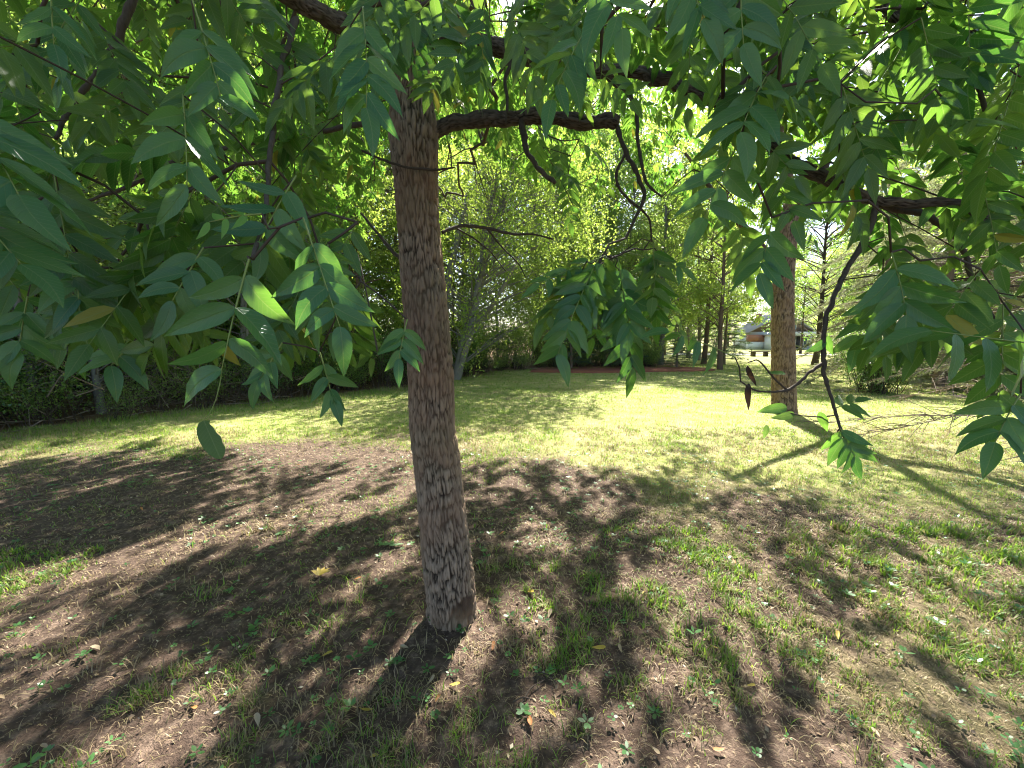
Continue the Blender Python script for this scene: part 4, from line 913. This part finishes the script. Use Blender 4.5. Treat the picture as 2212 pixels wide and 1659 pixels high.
for x0, x1, z0, z1, y in ((3.55, 4.6, .5, 2.1, 1.72), (.9, 1.9, 1.0, 2.1, 1.72), (1.2, 2.1, 3.5, 4.4, 1.72), (-1.6, -.6, 3.5, 4.4, 1.72)):
    wn = hp('window', [(x0, x1, y, 1.79, z0, z1)], M_GLASS); hp('window_frame', [(x0 - .1, x0 - .003, y - .03, 1.792, z0 - .1, z1 + .1), (x1 + .003, x1 + .1, y - .03, 1.792, z0 - .1, z1 + .1), (x0, x1, y - .03, 1.792, z1 + .003, z1 + .1), (x0, x1, y - .03, 1.792, z0 - .1, z0 - .003)], M_WHITE, wn)
hp('annex', [(-3.2, .55, -1.2, 1.797, 0, 2.35)], M_WHITE); hp('garage_door', [(-2.8, -.2, -1.26, -1.203, .05, 2.05)], M_GREY); hp('annex_roof', [(-3.5, .58, -1.5, 1.796, 2.353, 2.52)], M_ROOF)
hp('brick_wing', [(-5.6, -3.21, .6, 1.793, 1.3, 2.5)], M_BRICK); hp('white_wing', [(-5.6, -3.21, .62, 1.794, 0, 1.297)], M_WHITE)

# bench by the drive
bp = G(1640, 770); bn = thing('garden_bench', (bp[0], bp[1], 0), 'low dark wooden bench far off on the lawn left of the house', 'bench'); bn.rotation_euler = (0, 0, .2)
M_BENCH = plain('bench_wood', (.10, .08, .06), .8, .3, 10)
for y in (-.22, 0, .22): ob('plank', mk('plank', *box(-.95, .95, y - .095, y + .095, .43, .52), M_BENCH, smooth_sh=False), bn)
for x in (-.7, .7): ob('leg', mk('leg', *box(x - .05, x + .05, -.28, .28, 0, .427), M_BENCH, smooth_sh=False), bn)

# small yellow-green tree and shrubs near the house
YT = broadleaf('garden_tree', 201, 9.5, 2.6, 4.2, 70, 80, .17, M_WOOD2, M_TWIG, .13)
place_tree('garden_tree', YT, (32.5, 45, 0), 0, 1.0, 'yellow green garden tree right of the forked trunk, in front of the house', None, 'tree')
place_tree('garden_tree', YT, (27.8, 50, 0), 2, .42, 'small round yellow green tree on the lawn left of the house', None, 'tree')
place_tree('garden_tree', WP[1], (39, 47, 0), 1, .8, 'dark stemmed tree right of the house porch', None, 'tree')

# ------------------------------------------------------------------ small things on the ground
wd = Acc(); g = np.random.RandomState(71)
m = N('weed_leaf'); M_WEED = leaf_mat('weed_leaf', (.045, .12, .04), (.08, .20, .06), (.16, .36, .06), (.24, .46, .07), 'attr', .35, .4)
n_ = 0
wy = np.sqrt(g.rand(9000) * (5.5 ** 2 - 1.0) + 1.0); wx = (g.rand(9000) * 2 - 1) * (1.38 * wy + .3); wp = .25 + .75 * (fbm(wx * 1.3, wy * 1.3, s=81, o=2) > .52); wz = ground_z(wx, wy)
for x, y, pw_, z0 in zip(wx, wy, wp, wz):
    if n_ >= 1700: break
    if y < 2.1 and x < .6: pw_ += .5
    if g.rand() > pw_ * .8: continue
    n_ += 1; k = g.randint(3, 8); sz = .009 + .012 * g.rand()
    h = .008 + .035 * g.rand(); up_ = .25 + .6 * g.rand(); a = g.rand() * 6.28 + np.arange(k) * 6.283 / k + g.randn(k) * .25
    D = np.stack([np.cos(a), np.sin(a), up_ * (.2 + g.rand(k) * .6)], 1); D /= np.linalg.norm(D, axis=1)[:, None]
    Nn = np.tile([0, 0, 1.], (k, 1)) + g.randn(k, 3) * .25; Nn -= D * np.sum(D * Nn, 1)[:, None]; Nn /= np.linalg.norm(Nn, axis=1)[:, None]
    P = np.tile([x, y, z0 + h], (k, 1)) + D * .004; rnd_ = g.rand() < .5; l = sz * (1.0 if rnd_ else 1.8) * (.7 + .5 * g.rand(k)); wv_ = l * (.46 if rnd_ else .26)
    S = np.cross(D, Nn); L_ = l[:, None]; W_ = wv_[:, None]
    V = np.stack([P, P + D * L_ * .28 + S * W_ * .8, P + D * L_ * .7 + S * W_ * .85, P + D * L_, P + D * L_ * .7 - S * W_ * .85, P + D * L_ * .28 - S * W_ * .8], 1).reshape(-1, 3)
    b0 = np.arange(k)[:, None] * 6; wd.add(V, np.concatenate([b0 + [[0, 1, 5]], b0 + [[1, 2, 5]], b0 + [[2, 4, 5]], b0 + [[2, 3, 4]]]), np.repeat(np.clip(g.rand() + .2 * g.randn(k), 0, 1), 6))
ob('weeds', wd.mesh('weeds', M_WEED, smooth_sh=False), kind='stuff', label='small broadleaf weeds sprinkled through the thin grass', category='weeds')
# crumbs of dead leaf and bark on the soil
cb = Acc(); n_ = 15000
y = np.sqrt(g.rand(n_) * (6.5 ** 2 - 1.0) + 1.0); x = (g.rand(n_) * 2 - 1) * (1.38 * y + .3); P = np.stack([x, y, ground_z(x, y) + .006], 1)
D = rdir(g, n_) * [1, 1, .35]; D /= np.linalg.norm(D, axis=1)[:, None]; Nn = rdir(g, n_, (0, 0, 2.2)); Nn -= D * np.sum(D * Nn, 1)[:, None]; Nn /= np.linalg.norm(Nn, axis=1)[:, None]
l = .007 + .022 * g.rand(n_) ** 2; cb.add(*diamonds(P, D, Nn, l, l * (.15 + .25 * g.rand(n_)), g.rand(n_)))
m = N('leaf_crumbs'); c = m.ramp(m.attr('tint'), [(0, (.05, .035, .025)), (.45, (.16, .10, .06)), (.75, (.30, .20, .12)), (.93, (.42, .34, .22)), (1, (.45, .40, .30))])
ob('leaf_crumbs', cb.mesh('leaf_crumbs', m.done(m.n('BsdfPrincipled', Base__Color=c.outputs[0], Roughness=.85)), smooth_sh=False), kind='stuff', label='brown crumbs of dead leaves scattered over the soil', category='leaf litter')
# fallen leaves one by one
M_YEL = leaf_mat('yellow_leaf', (.55, .38, .06), (.62, .46, .10), (.6, .45, .08), (.6, .5, .1), 'obj', .25, .5, True)
M_TAN = leaf_mat('tan_leaf', (.38, .26, .15), (.50, .38, .26), (.4, .3, .15), (.45, .35, .2), 'obj', .2, .6, True)
M_ORG = leaf_mat('orange_leaf', (.42, .16, .05), (.48, .22, .07), (.5, .25, .06), (.5, .3, .08), 'obj', .2, .6, True)
M_GRN = leaf_mat('fallen_green_leaf', (.10, .22, .07), (.14, .28, .08), (.25, .42, .08), (.3, .45, .1), 'obj', .3, .5, True)
def fallen(px, py, l, mat, label, group=None, v=0, curl=.3, az=None):
    c = G(px, py); vv = HERO[v][0].copy(); vv[:, 2] += curl * (vv[:, 1] - .5) ** 2 + np.abs(vv[:, 0]) * curl * .8; vv[:, 1] -= .5
    me = bpy.data.meshes.get('fallen_leaf_%d_%.2f_%s' % (v, curl, mat.name)) or mk('fallen_leaf_%d_%.2f_%s' % (v, curl, mat.name), vv, HERO[v][1], mat, uv=HERO[v][2])
    o = ob('fallen_leaf', me, label=label, category='fallen leaf')
    if group: o['group'] = group
    o.location = (c[0], c[1], float(ground_z(np.array([c[0]]), np.array([c[1]]))[0]) + .018); o.scale = (l, l, l); o.rotation_euler = (rw.uniform(-.25, .25), rw.uniform(-.25, .25), rw.uniform(0, 6.28) if az is None else az)
    return o
fallen(1292, 1407, .075, M_YEL, 'curled yellow leaf on bare soil right of the trunk shadow', v=1, az=1.3)
fallen(1145, 1287, .07, M_YEL, 'yellow leaf lying close to the right of the trunk foot', v=2, az=.8, curl=.6)
fallen(1143, 1568, .06, M_ORG, 'orange yellow leaf near the bottom edge, below the trunk', v=3, az=.2)
fallen(790, 1537, .06, M_YEL, 'narrow orange yellow leaf in the shade left of the trunk shadow', v=0, az=1.5)
fallen(982, 1488, .06, M_YEL, 'pale yellow leaf at the tip of the sunlit patch below the trunk', v=1, az=1.2)
fallen(772, 1253, .05, M_ORG, 'small orange leaf beside the large yellow star shaped leaf', v=2)
fallen(1083, 1157, .05, M_ORG, 'small rust orange leaf right of the trunk in shade', v=2)
fallen(1188, 1335, .06, M_TAN, 'whitish leaf on the sunlit soil right of the trunk foot', v=4, curl=.1)
fallen(206, 1405, .07, M_TAN, 'pale tan leaf on dark soil at the far left', v=0, curl=.1)
fallen(555, 1557, .06, M_TAN, 'pale oval leaf in the shaded grass at bottom left', v=1, curl=.1)
fallen(1810, 1375, .06, M_YEL, 'orange yellow leaf in the right hand grass', v=3)
fallen(820, 1160, .07, M_TAN, 'pale leaf lying just above a fallen green spray', v=0, curl=.1, az=1.5)
sp_ = thing('fallen_spray', (*G(835, 1185)[:2], .02), 'fallen green leaf spray on the soil left of the trunk', 'fallen leaf')
for k in range(7):
    o = ob('leaflet', mk('fallen_leaflet', HERO[k % 6][0] * [.075, .075, .075], HERO[k % 6][1], M_GRN, uv=HERO[k % 6][2]), sp_); o.location = (.02 * k - .06, .012 * (k % 2), .004); o.rotation_euler = (.1 * (k % 3), .1, -1.0 + (1.5 if k % 2 else -.1))
st_ = thing('yellow_leaf', (*G(690, 1252)[:2], .03), 'bright yellow star shaped fallen leaf on shaded soil left of the trunk', 'fallen leaf')
for k in range(5):
    o = ob('lobe', mk('leaf_lobe', HERO[k][0] * [.085, .075, .06], HERO[k][1], M_YEL, uv=HERO[k][2]), st_); o.rotation_euler = (.35, 0, -1.3 + .62 * k)
for k in range(46):
    px, py = rw.uniform(0, 2212), rw.uniform(1000, 1640)
    if 900 < px < 1040 and py < 1350: continue
    fallen(px, py, rw.uniform(.03, .055), rw.choice([M_TAN, M_TAN, M_ORG, M_YEL]), 'small dry fallen leaf on the patchy soil and grass', 'small dry leaves scattered on the ground', rw.randrange(5), rw.choice([.1, .3, .6]))
# dead sticks
for k, (px, py, l, az) in enumerate(((1150, 1500, .16, .9), (1180, 1470, .11, -.5), (1130, 1520, .09, .2), (1320, 1460, .14, .7), (210, 1350, .10, 1.7), (1420, 1560, .2, 1.6), (1700, 1430, .13, .4))):
    c = G(px, py); V, T = tube(spline([[-l / 2, 0, 0], [0, l * .06, .008], [l / 2, -.01, .002]], 4), np.linspace(.004, .0018, 9), 5)
    lab = ['longest of three dark twigs on the sunlit soil below the trunk', 'slanting short twig above the longest one on sunlit soil', 'smallest twig of three on the sunlit soil below the trunk', 'thin twig right of the sunlit soil patch', 'bent twig on dark soil at the left', 'curved pale stem in the grass at bottom centre', 'dry twig lying in the right hand grass'][k]
    o = ob('twig', mk('fallen_twig', V, T, M_TWIG), label=lab, category='twig'); o.location = (c[0], c[1], float(ground_z(np.array([c[0]]), np.array([c[1]]))[0]) + .012); o.rotation_euler = (0, 0, az)
